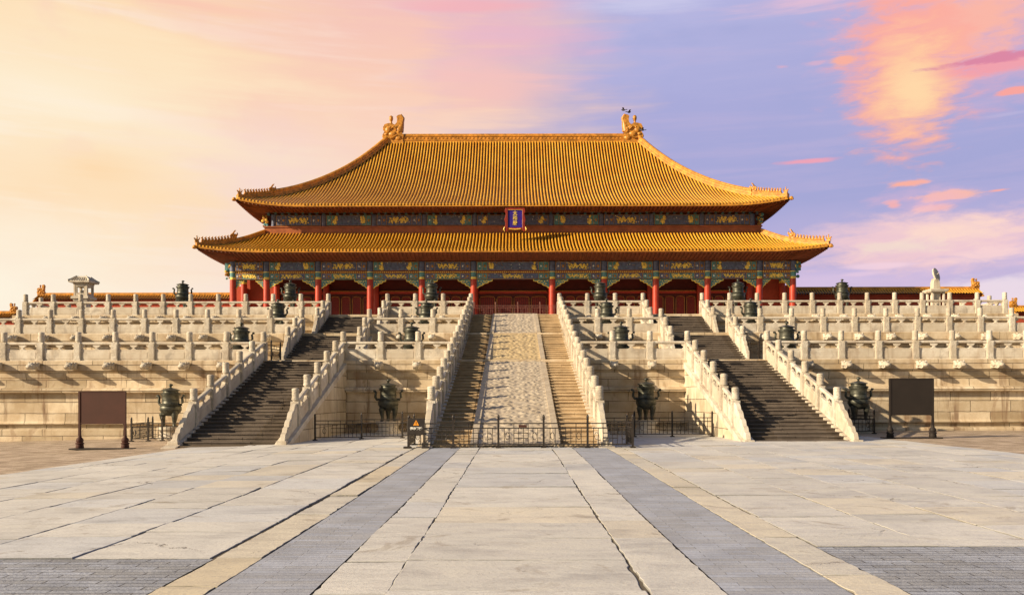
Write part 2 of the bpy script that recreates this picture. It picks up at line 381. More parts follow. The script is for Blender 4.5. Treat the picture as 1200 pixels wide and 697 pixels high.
# ------------------------------------------------------------------ ground
def gz(x, y):
    t = min(1, max(0, (y-10)/19)); t = t*t*(3-2*t)
    s = max(0, -5-x); s = min(s, 30)
    return .12*t - .022*s*t
def sheet(name, mat, x0, x1, y0, y1, dz, nx, ny, fx=None):
    mb = MB()
    vs = []; fs = []
    for j in range(ny+1):
        y = y0+(y1-y0)*j/ny
        for i in range(nx+1):
            x = x0+(x1-x0)*i/nx
            vs.append((x, y, gz(x, y)+dz))
    for j in range(ny):
        for i in range(nx): a = j*(nx+1)+i; fs.append((a, a+1, a+nx+2, a+nx+1))
    mb.add(vs, fs); return struct(obj(name, mb, mat))
big = MB()
xs = [-900, -120, -60, -35, -25, -18, -12, -8, -5, 0, 8, 60, 120, 900]; ys = [-300, -40, 0, 8, 10, 12, 14, 17, 20, 23, 26, 29, 40, 60, 130, 1200]
vs = [(x, y, gz(x, y)-.09) for y in ys for x in xs]
big.add(vs, [(j*len(xs)+i, j*len(xs)+i+1, (j+1)*len(xs)+i+1, (j+1)*len(xs)+i) for j in range(len(ys)-1) for i in range(len(xs)-1)])
struct(obj('ground', big, M['ground']))
sheet('brick_paving', M['brickp'], -60, -12.62, -6, 45, -.012, 40, 40)
sheet('brick_paving', M['brickp'], 15.25, 60, -6, 45, -.012, 20, 40)

class Slabs:
    def __init__(s): s.mb = MB(); s.cols = []
    def slab(s, x0, x1, y0, y1, c, dz=0, th=.07, gap=.008):
        j = lambda: random.uniform(-.014, .014)+(random.uniform(-.03, .03) if random.random() < .10 else 0)
        x0 += gap; x1 -= gap; y0 += gap; y1 -= gap
        tx, ty = random.uniform(-.006, .006), random.uniform(-.006, .006); dz += random.uniform(-.006, .006)
        b = .008
        # irregular chipped outline, bevelled edge
        def edge(p, q, n):
            return [(p[0]+(q[0]-p[0])*k/n+j()*(k > 0)*.7, p[1]+(q[1]-p[1])*k/n+j()*(k > 0)*.7) for k in range(n)]
        P = [(x0+j(), y0+j()), (x1+j(), y0+j()), (x1+j(), y1+j()), (x0+j(), y1+j())]
        ne = [max(2, int((x1-x0)/.13)), max(2, int((y1-y0)/.13))]
        out = edge(P[0], P[1], ne[0])+edge(P[1], P[2], ne[1])+edge(P[2], P[3], ne[0])+edge(P[3], P[0], ne[1])
        cx, cy = (x0+x1)/2, (y0+y1)/2
        ins = []
        for x, y in out:
            l = math.hypot(x-cx, y-cy); k = 1-b*1.3/l; ins.append((cx+(x-cx)*k, cy+(y-cy)*k))
        h = lambda x, y: gz(x, y)+dz+tx*(x-cx)+ty*(y-cy)
        n = len(out)
        vs = [(x, y, h(x, y)-th) for x, y in out]+[(x, y, h(x, y)-.006) for x, y in out]+[(x, y, h(x, y)) for x, y in ins]+[(cx, cy, h(cx, cy))]
        fs = [(i, (i+1) % n, n+(i+1) % n, n+i) for i in range(n)]+[(n+i, n+(i+1) % n, 2*n+(i+1) % n, 2*n+i) for i in range(n)]+[(2*n+i, 2*n+(i+1) % n, 3*n) for i in range(n)]
        s.mb.add(vs, fs); s.cols += [tuple(q*.35 for q in c)]*n+[tuple(q*.7 for q in c)]*n+[c]*n   # soil in the joints
    def build(s, name, mat):
        me = s.mb.mesh(name, mat, fix=False)
        at = me.color_attributes.new('Col', 'FLOAT_COLOR', 'CORNER')
        k = 0
        for p, c in zip(me.polygons, s.cols):
            for _ in p.loop_indices: at.data[k].color = (*c, 1); k += 1
        return struct(link(name, me))
def tint():
    v = random.uniform(.90, 1.06); w = random.random()
    if w < .12: return (v*1.0, v*.94, v*.83)
    if w < .30: return (v*.90, v*.92, v*.96)
    return (v, v*.985, v*.955)
S = Slabs()
y = 2.0
while y < 29.6:
    l = random.uniform(1.3, 1.75); S.slab(-1.21, 1.24, y, y+l, tint()); y += l
for (a, b) in ((-1.90, -1.21), (1.24, 1.95)):
    y = 2.3
    while y < 29.6:
        l = random.uniform(1.5, 2.2); S.slab(a, b, y, y+l, tint()); y += l
for (a, b) in ((-3.42, -2.88), (3.12, 3.64)):
    y = 1.7
    while y < 29.6:
        l = random.uniform(1.4, 2.6); t_ = tint(); S.slab(a, b, y, y+l, (t_[0]*1.02, t_[1]*.96, t_[2]*.84)); y += l
S.build('stone_path', M['slab'])
S = Slabs()
def field(xs_, y0, y1):
    for a, b in zip(xs_[:-1], xs_[1:]):
        y = y0+random.uniform(-.0, .01)
        while y < y1-.2:
            l = min(random.uniform(.75, 2.0), y1-y)
            S.slab(a, b, y, y+l, tint()); y += l
lx = [-12.6, -11.75, -10.45, -9.12, -7.8, -6.43, -5.05, -3.47]
field(lx, 9.7, 33.5)
rx = [3.67, 5.15, 6.5, 7.9, 9.2, 10.6, 11.9, 13.3, 14.3, 15.25]
field(rx, 10.4, 37.5)
field([-12.6, -10.6, -8.6, -6.6, -4.6, -2.9], 33.5, 44)
field([-2.9, -1, 1, 3, 3.75], 29.6, 34)
field([3.75, 5.6, 7.5, 9.3, 15.2], 37.5, 44)
S.build('stone_pavement', M['slab'])
sheet('joint_soil', M['ground'], -12.6, 15.25, -2, 44, -.020, 16, 60)
sheet('grey_brick_band', M['dark'], -2.87, -1.91, 0, 29.6, -.006, 4, 60)
sheet('grey_brick_band', M['dark'], 1.96, 3.11, 0, 29.6, -.006, 4, 60)
sheet('grey_brick_field', M['darkf'], -12.6, -3.43, -2, 9.68, -.008, 10, 20)
sheet('grey_brick_field', M['darkf'], 3.65, 15.2, -2, 10.38, -.008, 10, 20)

# ------------------------------------------------------------------ terrace tiers
Y1, Y2, Y3 = 45.0, 53.06, 60.6
Z1, Z2, Z3 = 3.83, 5.86, 7.75
SP = 1.953; XO = 13.27; XI = 9.07; XC = 3.14
def spout_mesh():
    mb = MB()
    mb.prism([(0, -.17), (.38, -.16), (.62, -.21), (.80, -.15), (.86, -.02), (.74, .06), (.62, .10), (.52, .18), (.30, .14), (0, .15)], -.14, .14, 'y')
    mb.ell((.56, 0, .0), (.23, .20, .18)); mb.ell((.80, 0, -.03), (.11, .15, .10))
    for s in (-1, 1):
        mb.ell((.50, s*.15, .15), (.07, .06, .07)); mb.ell((.30, s*.17, .02), (.17, .07, .13)); mb.ell((.18, s*.16, .14), (.16, .05, .07))
    # built along +x; turned to face the court (-y)
    mb.v = [(yy, -xx, zz) for xx, yy, zz in mb.v]
    return mb.mesh('dragon_spout', M['marble_carved'], smooth=50)
SPOUT = spout_mesh()
def terrace(label, Yf, z0, z1, xe, prof, back):
    t = thing('marble_terrace', label, 'terrace', (0, Yf, z0), group='tiers of the marble terrace')
    body = MB()
    pts = [(back, z1-z0-.002)]+[(d, z) for d, z in reversed(prof)]+[(back, prof[0][1])]
    body.prism(pts, -xe, xe, 'x'); obj('terrace_wall', body, M['wall'], t)
    cp = MB(); H = z1-z0
    cp.prism([(-.40, H-.52), (-.40, H-.04), (-.36, H+.006), (1.2, H+.006), (1.2, H-.52)], -xe-.4, xe+.4, 'x')
    cp.prism([(-.26, H-.66), (-.33, H-.54), (1.0, H-.54), (1.0, H-.66)], -xe-.3, xe+.3, 'x')
    obj('coping', cp, M['coping'], t)
    return t
H = Z1
prof1 = [(-.72, -.8), (-.72, .22), (-.66, .27), (-.34, .29), (-.34, .47), (-.52, .49), (-.55, .56), (-.50, .64), (-.46, .68), (-.46, 2.12), (-.80, 2.17), (-.82, 2.28), (-.74, 2.38), (-.40, 2.42), (-.34, 2.46), (-.32, 2.90), (-.36, 2.94), (-.36, H-.66)]
T1 = terrace('lowest and tallest tier of the white marble terrace, facing the courtyard', Y1, 0, Z1, 51, prof1, 60)
H = Z2-Z1
prof2 = [(-.5, 0), (-.5, .3), (-.2, .4), (-.12, .45), (-.12, .85), (-.30, .9), (-.30, 1.02), (-.08, 1.08), (-.08, H-.66)]
T2 = terrace('middle tier of the white marble terrace, set back above the lowest tier', Y2, Z1, Z2, 43, prof2, 60)
H = Z3-Z2
prof3 = [(-.5, 0), (-.5, .3), (-.2, .4), (-.12, .45), (-.12, .75), (-.30, .8), (-.30, .92), (-.08, .98), (-.08, H-.66)]
T3 = terrace('top tier of the white marble terrace, carrying the great hall', Y3, Z2, Z3, 35.1, prof3, 80)

# ------------------------------------------------------------------ balustrades
def post_mesh():
    mb = MB(); w = .165
    mb.box(-w, w, -w, w, -.05, .98)
    mb.box(-w+.035, w-.035, -w-.012, w+.012, .1, .9); mb.box(-w-.012, w+.012, -w+.035, w-.035, .1, .9)
    prof = [(.11, .97), (.12, 1.01), (.165, 1.05), (.165, 1.09), (.145, 1.11)]
    for i in range(6): z = 1.11+i*.062; prof += [(.142, z), (.156, z+.03)]
    prof += [(.15, 1.485), (.12, 1.515), (.06, 1.53), (.0, 1.532)]
    mb.lathe(prof, n=14)
    return mb.mesh('post', [M['marble_carved']], smooth=35)
POST = post_mesh()
PC = {}
def panel_mesh(L, slope):
    k = (round(L, 2), round(slope, 3))
    if k in PC: return PC[k]
    mb = MB(); a, b = .15, L-.15; W = b-a; c = (a+b)/2
    mb.box(a, b, -.085, .085, -.03, .59)
    mb.box(a+.1, b-.1, -.10, .10, .10, .46)
    mb.prism([(-.11, .88), (-.06, .84), (.06, .84), (.11, .88), (.11, .95), (.06, .99), (-.06, .99), (-.11, .95)], a-.02, b+.02, 'x')
    def sup(x0, half):
        pr = [(.15, .59), (.13, .615), (.05, .65), (.045, .68), (.085, .71), (.13, .73), (.19, .79), (.21, .845)]
        if half == 0: pts = [(x0+d, z) for d, z in pr]+[(x0-d, z) for d, z in reversed(pr)]
        else: pts = [(x0, .588)]+[(x0+half*d*.85, z) for d, z in pr]+[(x0, .845)]
        mb.prism(pts, -.06, .06, 'y')
    sup(c, 0); sup(a, 1); sup(b, -1)
    mb.v = [(x, y, z+slope*x) for x, y, z in mb.v]
    PC[k] = mb.mesh('panel', M['marble'], bevel=.012)
    return PC[k]
DC = {}
def drum_mesh(L, slope):
    k = (round(L, 2), round(slope, 3))
    if k in DC: return DC[k]
    mb = MB()
    pts = [(.14, -.05+slope*.14), (L*1.02, slope*L-.05)]
    pts += [(L*1.02, slope*L+.10)]
    # scalloped top edge rising back toward the post
    top = [(.14, .90)]
    steps = [(.14, .90), (L*.30, .80+slope*L*.3), (L*.52, .60+slope*L*.52), (L*.72, .42+slope*L*.72), (L*.88, .30+slope*L*.88), (L*1.0, .12+slope*L)]
    top = []
    for (x0, z0), (x1, z1) in zip(steps[:-1], steps[1:]):
        for q in range(5):
            t = q/5; bul = math.sin(t*math.pi)*.085
            nx, nz = -(z1-z0), (x1-x0); l = math.hypot(nx, nz)
            top.append((x0+(x1-x0)*t+nx/l*bul, z0+(z1-z0)*t+nz/l*bul))
    pts += top[::-1]
    mb.prism(pts, -.10, .10, 'y')
    mb.prism([(p[0]*.86+.05, p[1]*.84+.02) for p in pts], -.12, .12, 'y')
    mb.box(L*.82, L*1.12, -.2, .2, slope*L-.3, slope*L+.06)
    DC[k] = mb.mesh('drum_stone', M['marble'], bevel=.012)
    return DC[k]
def balustrade(label, pts, posts=None, group='white marble balustrades', drum=0):
    """pts: base points; posts: booleans; drum: length of the curled end stone past pts[0]"""
    b = Vector(pts[0])
    t = thing('marble_balustrade', label, 'balustrade', b, group=group)
    for i, p in enumerate(pts):
        if posts is None or posts[i]:
            o = link('post', POST, t, Vector(p)-b); o.rotation_euler.z = random.choice((0, 1, 2, 3))*math.pi/2
    for p, q in zip(pts[:-1], pts[1:]):
        d = Vector(q)-Vector(p); L = math.hypot(d.x, d.y)
        link('panel', panel_mesh(L, d.z/L), t, Vector(p)-b, math.atan2(d.y, d.x))
    if drum:
        d = Vector(pts[0])-Vector(pts[1]); L = math.hypot(d.x, d.y)
        link('drum_stone', drum_mesh(drum, d.z/L), t, (0, 0, 0), math.atan2(d.y, d.x))
    return t
SIDE = {-1: 'left', 1: 'right'}
for (Yt, Zt, nout, tn, T) in ((Y1, Z1, 19, 'lowest', T1), (Y2, Z2, 15, 'middle', T2), (Y3, Z3, 11, 'top', T3)):
    sx = []
    for s in (-1, 1):
        xs_ = [s*(XO+SP*i) for i in range(nout+1)]
        pts = [(x, Yt, Zt) for x in xs_]
        balustrade(f'long white balustrade on the {tn} terrace tier, outside the {SIDE[s]} staircase', pts, [False]+[True]*nout)
        xi = [s*(XI-(XI-XC)/3*i) for i in range(4)]
        balustrade(f'short white balustrade on the {tn} tier between {SIDE[s]} and central staircases',
                   [(x, Yt, Zt) for x in xi], [False, True, True, False])
        sx += xs_[1:]+xi[1:3]
        if tn == 'top':
            balustrade(f'balustrade at the {SIDE[s]} end of the top tier running back toward the hall', [(xs_[-1], Yt+SP*i, Zt) for i in range(13)], [False]+[True]*12)
    for x in sx:
        link('dragon_spout', SPOUT, T, (x, -.38, Zt-T.location.z-.30))

# ------------------------------------------------------------------ staircases
def stair_profile(ya, za, yb, zb, n):
    pts = []
    for i in range(n):
        y0 = ya+(yb-ya)*i/n; pts += [(y0, za+(zb-za)*i/n), (y0, za+(zb-za)*(i+1)/n)]
    return pts
def add_flight(mb, x0, x1, ya, za, yb, zb, n, nose=.02):
    # individual tread blocks, with slightly uneven joints
    for i in range(n):
        y0 = ya+(yb-ya)*i/n; y1 = yb+.05; zt = za+(zb-za)*(i+1)/n; zl = za+(zb-za)*i/n-.02
        xs_ = [x0]; x = x0
        while x < x1-1.2:
            x += random.uniform(.9, 1.9)
            if x < x1-.6: xs_.append(x)
        xs_.append(x1)
        for a, b in zip(xs_[:-1], xs_[1:]):
            d = random.uniform(-.012, .012); e = random.uniform(-.012, .006)
            mb.box(a+.002, b-.002, y0-nose+d, y0+(yb-ya)/n+.06, zt+e-.055, zt+e); mb.box(a+.004, b-.004, y0+.018, y0+(yb-ya)/n+.05, zl-.06, zt+e-.056)
def cheek(mb, x0, x1, ya, za, yb, zb, zfloor):
    mb.prism([(ya-.02, zfloor), (yb+.3, zfloor), (yb+.3, zb-.12), (yb, zb-.12), (ya, za-.12)], x0, x1, 'x')
def stringer(mb, x0, x1, ya, za, yb, zb):
    mb.prism([(ya-.35, za-.30), (ya-.35, za-.06), (ya, za), (yb+.1, zb+.004), (yb+.1, zb-.30), (ya, za-.22)], x0, x1, 'x')
SL = (Z1-.73)/(45-35.2)
def line(y, ya, za, yb, zb): return za+(zb-za)*(y-ya)/(yb-ya)
f2 = (48.2, Z1+.004, Y2, Z2); f3 = (55.9, Z2+.004, Y3, Z3)
for s in (-1, 1):
    nm = SIDE[s]
    t = thing('side_staircase', f'dark grey stone staircase in three flights on the {nm} side of the central ramp', 'staircase', (s*(XO+XI)/2, 33, 0), group='side staircases up the terrace')
    ox, oy = t.location.x, t.location.y
    hw = (XO-XI)/2
    toe = 33.0-.1; ztoe = Z1-SL*(Y1-toe)
    gfl = gz(ox, 33)
    for (ya, za, yb, zb, n) in ((toe, ztoe-.14, Y1, Z1-.05, 27), (*f2[:1], f2[1]-.02, f2[2], f2[3]-.05, 14), (f3[0], f3[1]-.02, f3[2], f3[3]-.05, 13)):
        mb = MB(); add_flight(mb, -hw+.15, hw-.15, ya-oy, za, yb-oy, zb, n); obj('step_flight', mb, M['step'], t, bevel=.008)
    for k, (xw) in enumerate((-hw, hw)):
        for ya, za, yb, zb, zf in ((toe, ztoe, Y1, Z1, -.7), (*f2, Z1-.3), (*f3, Z2-.3)):
            mb = MB(); cheek(mb, xw-.22, xw+.22, ya-oy, za, yb-.1-oy, zb, zf); obj('cheek_wall', mb, M['cheek'], t)
            mb = MB(); stringer(mb, xw-.27, xw+.27, ya-oy, za+(.02 if zf > 0 else 0), yb-oy, zb); obj('stringer', mb, M['marble'], t)
    for ya, yb, zz in ((Y1, f2[0], Z1), (Y2, f3[0], Z2)):
        lb = MB(); lb.box(-hw+.15, hw-.15, ya-oy, yb-oy, zz-.3, zz+.012); obj('landing', lb, M['step'], t)
    for xr, io in ((XO, 'outer'), (XI, 'inner')):
        w = f'on the {nm} staircase, {io} edge'
        yy = [35.2+1.96*i for i in range(6)]
        balustrade(f'sloping white balustrade {w}, long bottom flight', [(s*xr, y, Z1-SL*(Y1-y)) for y in yy], drum=1.95, group='stair balustrades')
        yy = [49.8, 51.43, Y2]
        balustrade(f'sloping white balustrade {w}, short middle flight', [(s*xr, y, line(y, *f2)) for y in yy], drum=1.25, group='stair balustrades')
        yy = [57.2, 58.9, Y3]
        balustrade(f'sloping white balustrade {w}, short top flight', [(s*xr, y, line(y, *f3)) for y in yy], drum=1.15, group='stair balustrades')
# central staircase with the carved ramp
t = thing('central_staircase', 'sunlit central stone staircase with the carved imperial ramp down its middle', 'staircase', (0, 29.4, 0))
oy = 29.4; CS = (Z1-.75)/(45-31.9)
toe = 29.5; ztoe = Z1-CS*(45-toe)
segs = [(toe, ztoe-.12, 45, Z1-.1, 25), (45, Z1-.1, Y2, Z2-.1, 14), (Y2, Z2-.1, Y3, Z3-.03, 13)]
for s in (-1, 1):
    for (ya, za, yb, zb, n) in segs:
        a, b = sorted((s*1.45, s*(XC-.15)))
        mb = MB(); add_flight(mb, a, b, ya-oy, za, yb-oy, zb, n); obj('step_flight', mb, M['step_c'], t, bevel=.01)
    mb = MB()
    for (ya, za, yb, zb, n) in segs: cheek(mb, s*XC-.22, s*XC+.22, ya-oy, za+.1, yb-oy, zb+.1, za-.6 if ya > 40 else -.5)
    obj('cheek_wall', mb, M['cheek'], t)
    mb = MB()
    stringer(mb, s*XC-.27, s*XC+.27, toe-oy, ztoe, 45-oy, Z1); mb.prism([(45-oy, Z1-.3), (45-oy, Z1), (Y3+.1-oy, Z3), (Y3+.1-oy, Z3-.3)], s*XC-.27, s*XC+.27, 'x')
    obj('stringer', mb, M['marble'], t)
    mb = MB()
    for (ya, za, yb, zb, n) in segs:
        mb.hexa([(s*1.45-.12, ya-oy, za-.2), (s*1.45+.12, ya-oy, za-.2), (s*1.45+.12, yb-oy, zb-.2), (s*1.45-.12, yb-oy, zb-.2),
                 (s*1.45-.12, ya-oy, za+.2), (s*1.45+.12, ya-oy, za+.2), (s*1.45+.12, yb-oy, zb+.12), (s*1.45-.12, yb-oy, zb+.12)])
    obj('ramp_kerb', mb, M['ramp'], t)
    yy = [31.9+1.8714*i for i in range(8)]
    pts = [(s*XC, y, Z1-CS*(45-y)) for y in yy]
    for i in range(1, 9): y = 45+(Y3-45)/8*i; pts.append((s*XC, y, line(y, 45, Z1, Y3, Z3)))
    balustrade(f'continuous long white balustrade climbing the {SIDE[s]} edge of the central staircase', pts, drum=2.2, group='stair balustrades')
for k, (ya, za, yb, zb, n) in enumerate(segs):
    nx, ny = 54, int((yb-ya)/.05); vs = []; fs = []
    rc = random.Random(31+k); curls = []
    yy_ = ya+.2
    while yy_ < yb-.1:
        for q in range(4): curls.append((-.9+.6*q+rc.uniform(-.12, .12), yy_+rc.uniform(-.15, .15), rc.uniform(.27, .42), rc.choice((-1, 1)), rc.uniform(0, 6)))
        yy_ += .62
    for j in range(ny+1):
        v = j/ny; y = ya+(yb-ya)*v
        near = [c for c in curls if abs(c[1]-y) < .8]
        for i in range(nx+1):
            u = i/nx; x = -1.34+2.68*u
            e = min(u, 1-u)*2.68; ev = min(v, 1-v)*(yb-ya)
            h = .25*mnoise.noise(Vector((x*3.5, y*3.2, k*7.0)))
            for cx_, cy_, r_, sg, ph_ in near:
                dx_, dy_ = x-cx_, (y-cy_)*.8; d2 = dx_*dx_+dy_*dy_
                if d2 < r_*r_*2.2:
                    d_ = math.sqrt(d2); h += (.55+.6*math.sin(sg*math.atan2(dy_, dx_)+d_/r_*8+ph_))*math.exp(-d2/(r_*r_)*1.7)*.9
            if e < .24: r = .018+.016*math.sin(y*11+math.sin(x*30)) if .05 < e < .2 else .03
            elif ev < .12: r = .03
            else: r = .058*min(1.2, max(-.3, h))
            vs.append((x, y-oy, line(y, ya, za, yb, zb)+.10+r))
    for j in range(ny):
        for i in range(nx): a = j*(nx+1)+i; fs.append((a, a+1, a+nx+2, a+nx+1))
    mb = MB(); mb.add(vs, fs)
    mb.hexa([(-1.34, ya-oy, za-.3), (1.34, ya-oy, za-.3), (1.34, yb-oy, zb-.3), (-1.34, yb-oy, zb-.3), (-1.34, ya-oy, za+.04), (1.34, ya-oy, za+.04), (1.34, yb-oy, zb+.04), (-1.34, yb-oy, zb+.04)])
    o = obj('carved_ramp', mb, M['ramp_y'] if k == 1 else M['ramp'], t, smooth='all')
    if k == 1: o['label'] = 'yellow tinted middle slab of the carved ramp'

# ------------------------------------------------------------------ the great hall
HY = 91.7; HX = [0]; bays = [3.61]+[5.56]*4+[8.44]+[5.56]*4+[3.61]
cx = [-sum(bays)/2]
for b_ in bays: cx.append(cx[-1]+b_)
YC = 108.2
hall = thing('great_hall', 'great palace hall with a double eaved golden tiled roof and red columns atop the terrace', 'hall', (-.24, YC, Z3))
HZ = Z3
def hobj(name, mb, mats, parent=None, **k):
    mb.v = [(x, y-YC, z-HZ) for x, y, z in mb.v]
    return obj(name, mb, mats, parent or hall, **k)
PZ = 8.6
mb = MB(); mb.box(-32.2, 32.2, 89.9, 126.5, Z3-.01, PZ-.004); mb.box(-32.35, 32.35, 89.75, 126.65, PZ-.22, PZ)
hobj('plinth', mb, M['coping'])
# body walls
mb = MB()
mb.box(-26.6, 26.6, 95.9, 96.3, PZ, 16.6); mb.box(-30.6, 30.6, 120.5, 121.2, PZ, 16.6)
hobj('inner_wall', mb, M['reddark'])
for s in (-1, 1):
    mb = MB(); a, b = sorted((s*30.2, s*31.6)); mb.box(a, b, 95.4, 121.4, PZ, 14.4); hobj('gable_wall', mb, M['redwall'])
    mb = MB(); a, b = sorted((s*26.6, s*30.25)); mb.box(a, b, 95.9, 96.3, PZ, 16.6); hobj('end_wall', mb, M['redwall'])
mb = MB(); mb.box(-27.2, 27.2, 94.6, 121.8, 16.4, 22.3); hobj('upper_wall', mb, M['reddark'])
mb = MB(); mb.box(-30.2, 30.2, 92.2, 96, 16.45, 16.6); hobj('veranda_ceiling', mb, M['soffit'])
# columns
def column_mesh():
    m = MB(); m.lathe([(.50, 0), (.50, .12), (.40, .2)], n=20, mi=1); m.lathe([(.37, .15), (.36, 3), (.34, 6.02)], n=20); return m.mesh('column', [M['redwood'], M['marble']], smooth=40)
COLM = column_mesh()
def collar_mesh():
    m = MB(); m.lathe([(.345, 6.02), (.345, 6.25)], n=20, mi=1); m.lathe([(.35, 6.25), (.35, 6.75)], n=20, mi=2); m.lathe([(.355, 6.75), (.355, 6.83)], n=20, mi=1); m.lathe([(.35, 6.83), (.35, 7.9)], n=20)
    return m.mesh('painted_collar', [M['blue'], M['gold'], M['teal']], smooth=40)
COLL = collar_mesh()
for x in cx:
    c = link('column', COLM, hall, (x, HY-YC, PZ-HZ)); link('painted_collar', COLL, c)
for s in (-1, 1):
    for y in (95.3, 100.8, 106.4, 111.9, 117.5, 121.1):
        c = link('column', COLM, hall, (s*30.05, y-YC, PZ-HZ)); link('painted_collar', COLL, c)
# painted beams
def motif(w, h, kind, seed):
    rnd = random.Random(seed); m = MB()
    if kind == 'dragon':
        for sg in (-1, 1):
            for i in range(20):
                t_ = i/19; x = sg*(w*.07+w*.36*t_); z = h*.27*math.sin(t_*13+sg*.6+seed)
                r = h*(.12-.05*t_)+rnd.uniform(0, .02); m.ell((x, 0, z), (r*1.1, .025, r), 7, 5)
            m.ell((sg*w*.13, 0, h*.12), (h*.2, .03, h*.2), 7, 5)
            for i in range(26):
                x = sg*rnd.uniform(w*.04, w*.5); z = rnd.uniform(-h*.48, h*.48); m.ell((x, 0, z), (rnd.uniform(.03, .11), .02, rnd.uniform(.025, .06)), 6, 4)
        m.ell((0, 0, 0), (.08, .03, .08), 8, 5)
    else:
        for i in range(18):
            a = rnd.random()*6.28; q = math.sqrt(rnd.random()); r = rnd.uniform(.06, .13)
            m.ell((q*math.cos(a)*w*.5, 0, q*math.sin(a)*h*.45), (r, .025, r), 6, 4)
        m.ell((0, 0, -h*.1), (w*.3, .035, h*.28), 8, 6)
    return m
MOT = {}
def motif_obj(parent, x, y, z, w, h, kind, seed):
    k = (kind, round(w, 2), round(h, 2), seed % 3)
    if k not in MOT: MOT[k] = motif(w, h, kind, seed % 3).mesh('gold_motif', M['gold'], smooth='all')
    return link('gold_motif', MOT[k], parent, (x, y-YC, z-HZ))
def beam(x0, x1, yf, z0, z1, kind, col_mid, col_end, seed, dep=.45):
    """one painted beam: centre field, end panels, hoops and thin gold lines; motifs are sub-parts"""
    m = MB(); W = x1-x0; H_ = z1-z0; e = min(1.15, W*.22)
    m.box(x0, x1, yf, yf+dep, z0, z1, 0)
    for a, b in ((x0+.05, x0+e), (x1-e, x1-.05)):
        m.box(a, b, yf-.012, yf+.1, z0+.05, z1-.05, 1)
        for q in (.0, .5, 1.0):
            xx = a+(b-a)*q; m.box(xx-.025, xx+.025, yf-.022, yf+.1, z0+.03, z1-.03, 2)
        m.ell(((a+b)/2+(b-a)*.25, yf-.01, (z0+z1)/2), (.13, .03, .16), 8, 5, 2)
        m.ell(((a+b)/2-(b-a)*.25, yf-.01, (z0+z1)/2), (.09, .03, .09), 8, 5, 3)
    rb = random.Random(seed)
    for q in range(int(W*9)):
        xx = rb.uniform(x0+.1, x1-.1); zz = rb.uniform(z0+.1, z1-.1); m.ell((xx, yf-.008, zz), (rb.uniform(.02, .07), .015, rb.uniform(.02, .05)), 5, 4, rb.choice((1, 1, 2, 3, 1)))
    for zz in (z0+.02, z1-.02): m.box(x0, x1, yf-.018, yf+.1, zz-.02, zz+.02, 2)
    o = hobj('painted_beam', m, [col_mid, col_end, M['golddim'], M['white']])
    c = (x0+x1)/2; zc = (z0+z1)/2; hh = H_*.72
    if kind == 'A': motif_obj(o, c, yf-.03, zc, min(2.3, W*.5), hh, 'dragon', seed)
    elif kind == 'B':
        for s in (-1, 1): motif_obj(o, c+s*W*.30, yf-.03, zc, .5, hh*1.15, 'round', seed+(s > 0))
    elif kind == 'C':
        for s in (-1, 1): motif_obj(o, c+s*W*.40, yf-.03, zc, .55, hh, 'round', seed)
    return o
wing = MB()
wing.prism([(0, 0), (1.35, 0), (1.3, -.16), (1.02, -.22), (.95, -.36), (.62, -.44), (.52, -.60), (.22, -.72), (.12, -.86), (0, -.9)], -.07, .07, 'y', 0)
wing.prism([(1.35, .02), (1.40, -.02), (1.34, -.2), (1.05, -.26), (.98, -.4), (.65, -.48), (.55, -.64), (.25, -.76), (.14, -.9), (0, -.96), (0, -.88), (.1, -.84), (.2, -.70), (.50, -.57), (.6, -.42), (.93, -.34), (1.0, -.2), (1.28, -.14), (1.33, .02)], -.085, .085, 'y', 1)
for k_ in range(9): wing.ell((.15+.12*k_, -.07, -.14-.04*(k_ % 3)-(.3 if k_ < 4 and k_ % 2 else 0)), (.07, .03, .06), 6, 4, 1)
WING = wing.mesh('bracket_wing', [M['teal'], M['gold']])
for i, (a, b) in enumerate(zip(cx[:-1], cx[1:])):
    k = 'B' if i % 2 else 'A'
    A_, B_ = (M['teal'], M['blue']) if i % 2 == 0 else (M['blue'], M['teal'])
    x0, x1 = a+.33, b-.33
    beam(x0, x1, HY-.26, 15.52, 16.48, 'B' if i == 5 else k, M['blue'], M['teal'] if i % 2 else M['blue'], i)
    mb = MB(); mb.box(x0, x1, HY-.12, HY+.2, 15.28, 15.5, 0)
    n_ = int((x1-x0)/.22)
    for q in range(n_): mb.ell((x0+(q+.5)*(x1-x0)/n_, HY-.13, 15.39), (.085, .03, .075), 6, 4, 1)
    hobj('gilded_strip', mb, [M['redwood'], M['gold']])
    beam(x0, x1, HY-.22, 14.62, 15.27, 'A', M['teal'] if i % 2 == 0 else M['blue'], M['blue'] if i % 2 == 0 else M['teal'], i+1)
    w = 1.0 if i not in (0, 10) else .62
    for s, xx in ((1, x0), (-1, x1)):
        o = link('bracket_wing', WING, hall, (xx, HY-YC, 14.61-HZ)); o.scale = (s*w*(1.25 if i == 5 else 1), 1, 1)
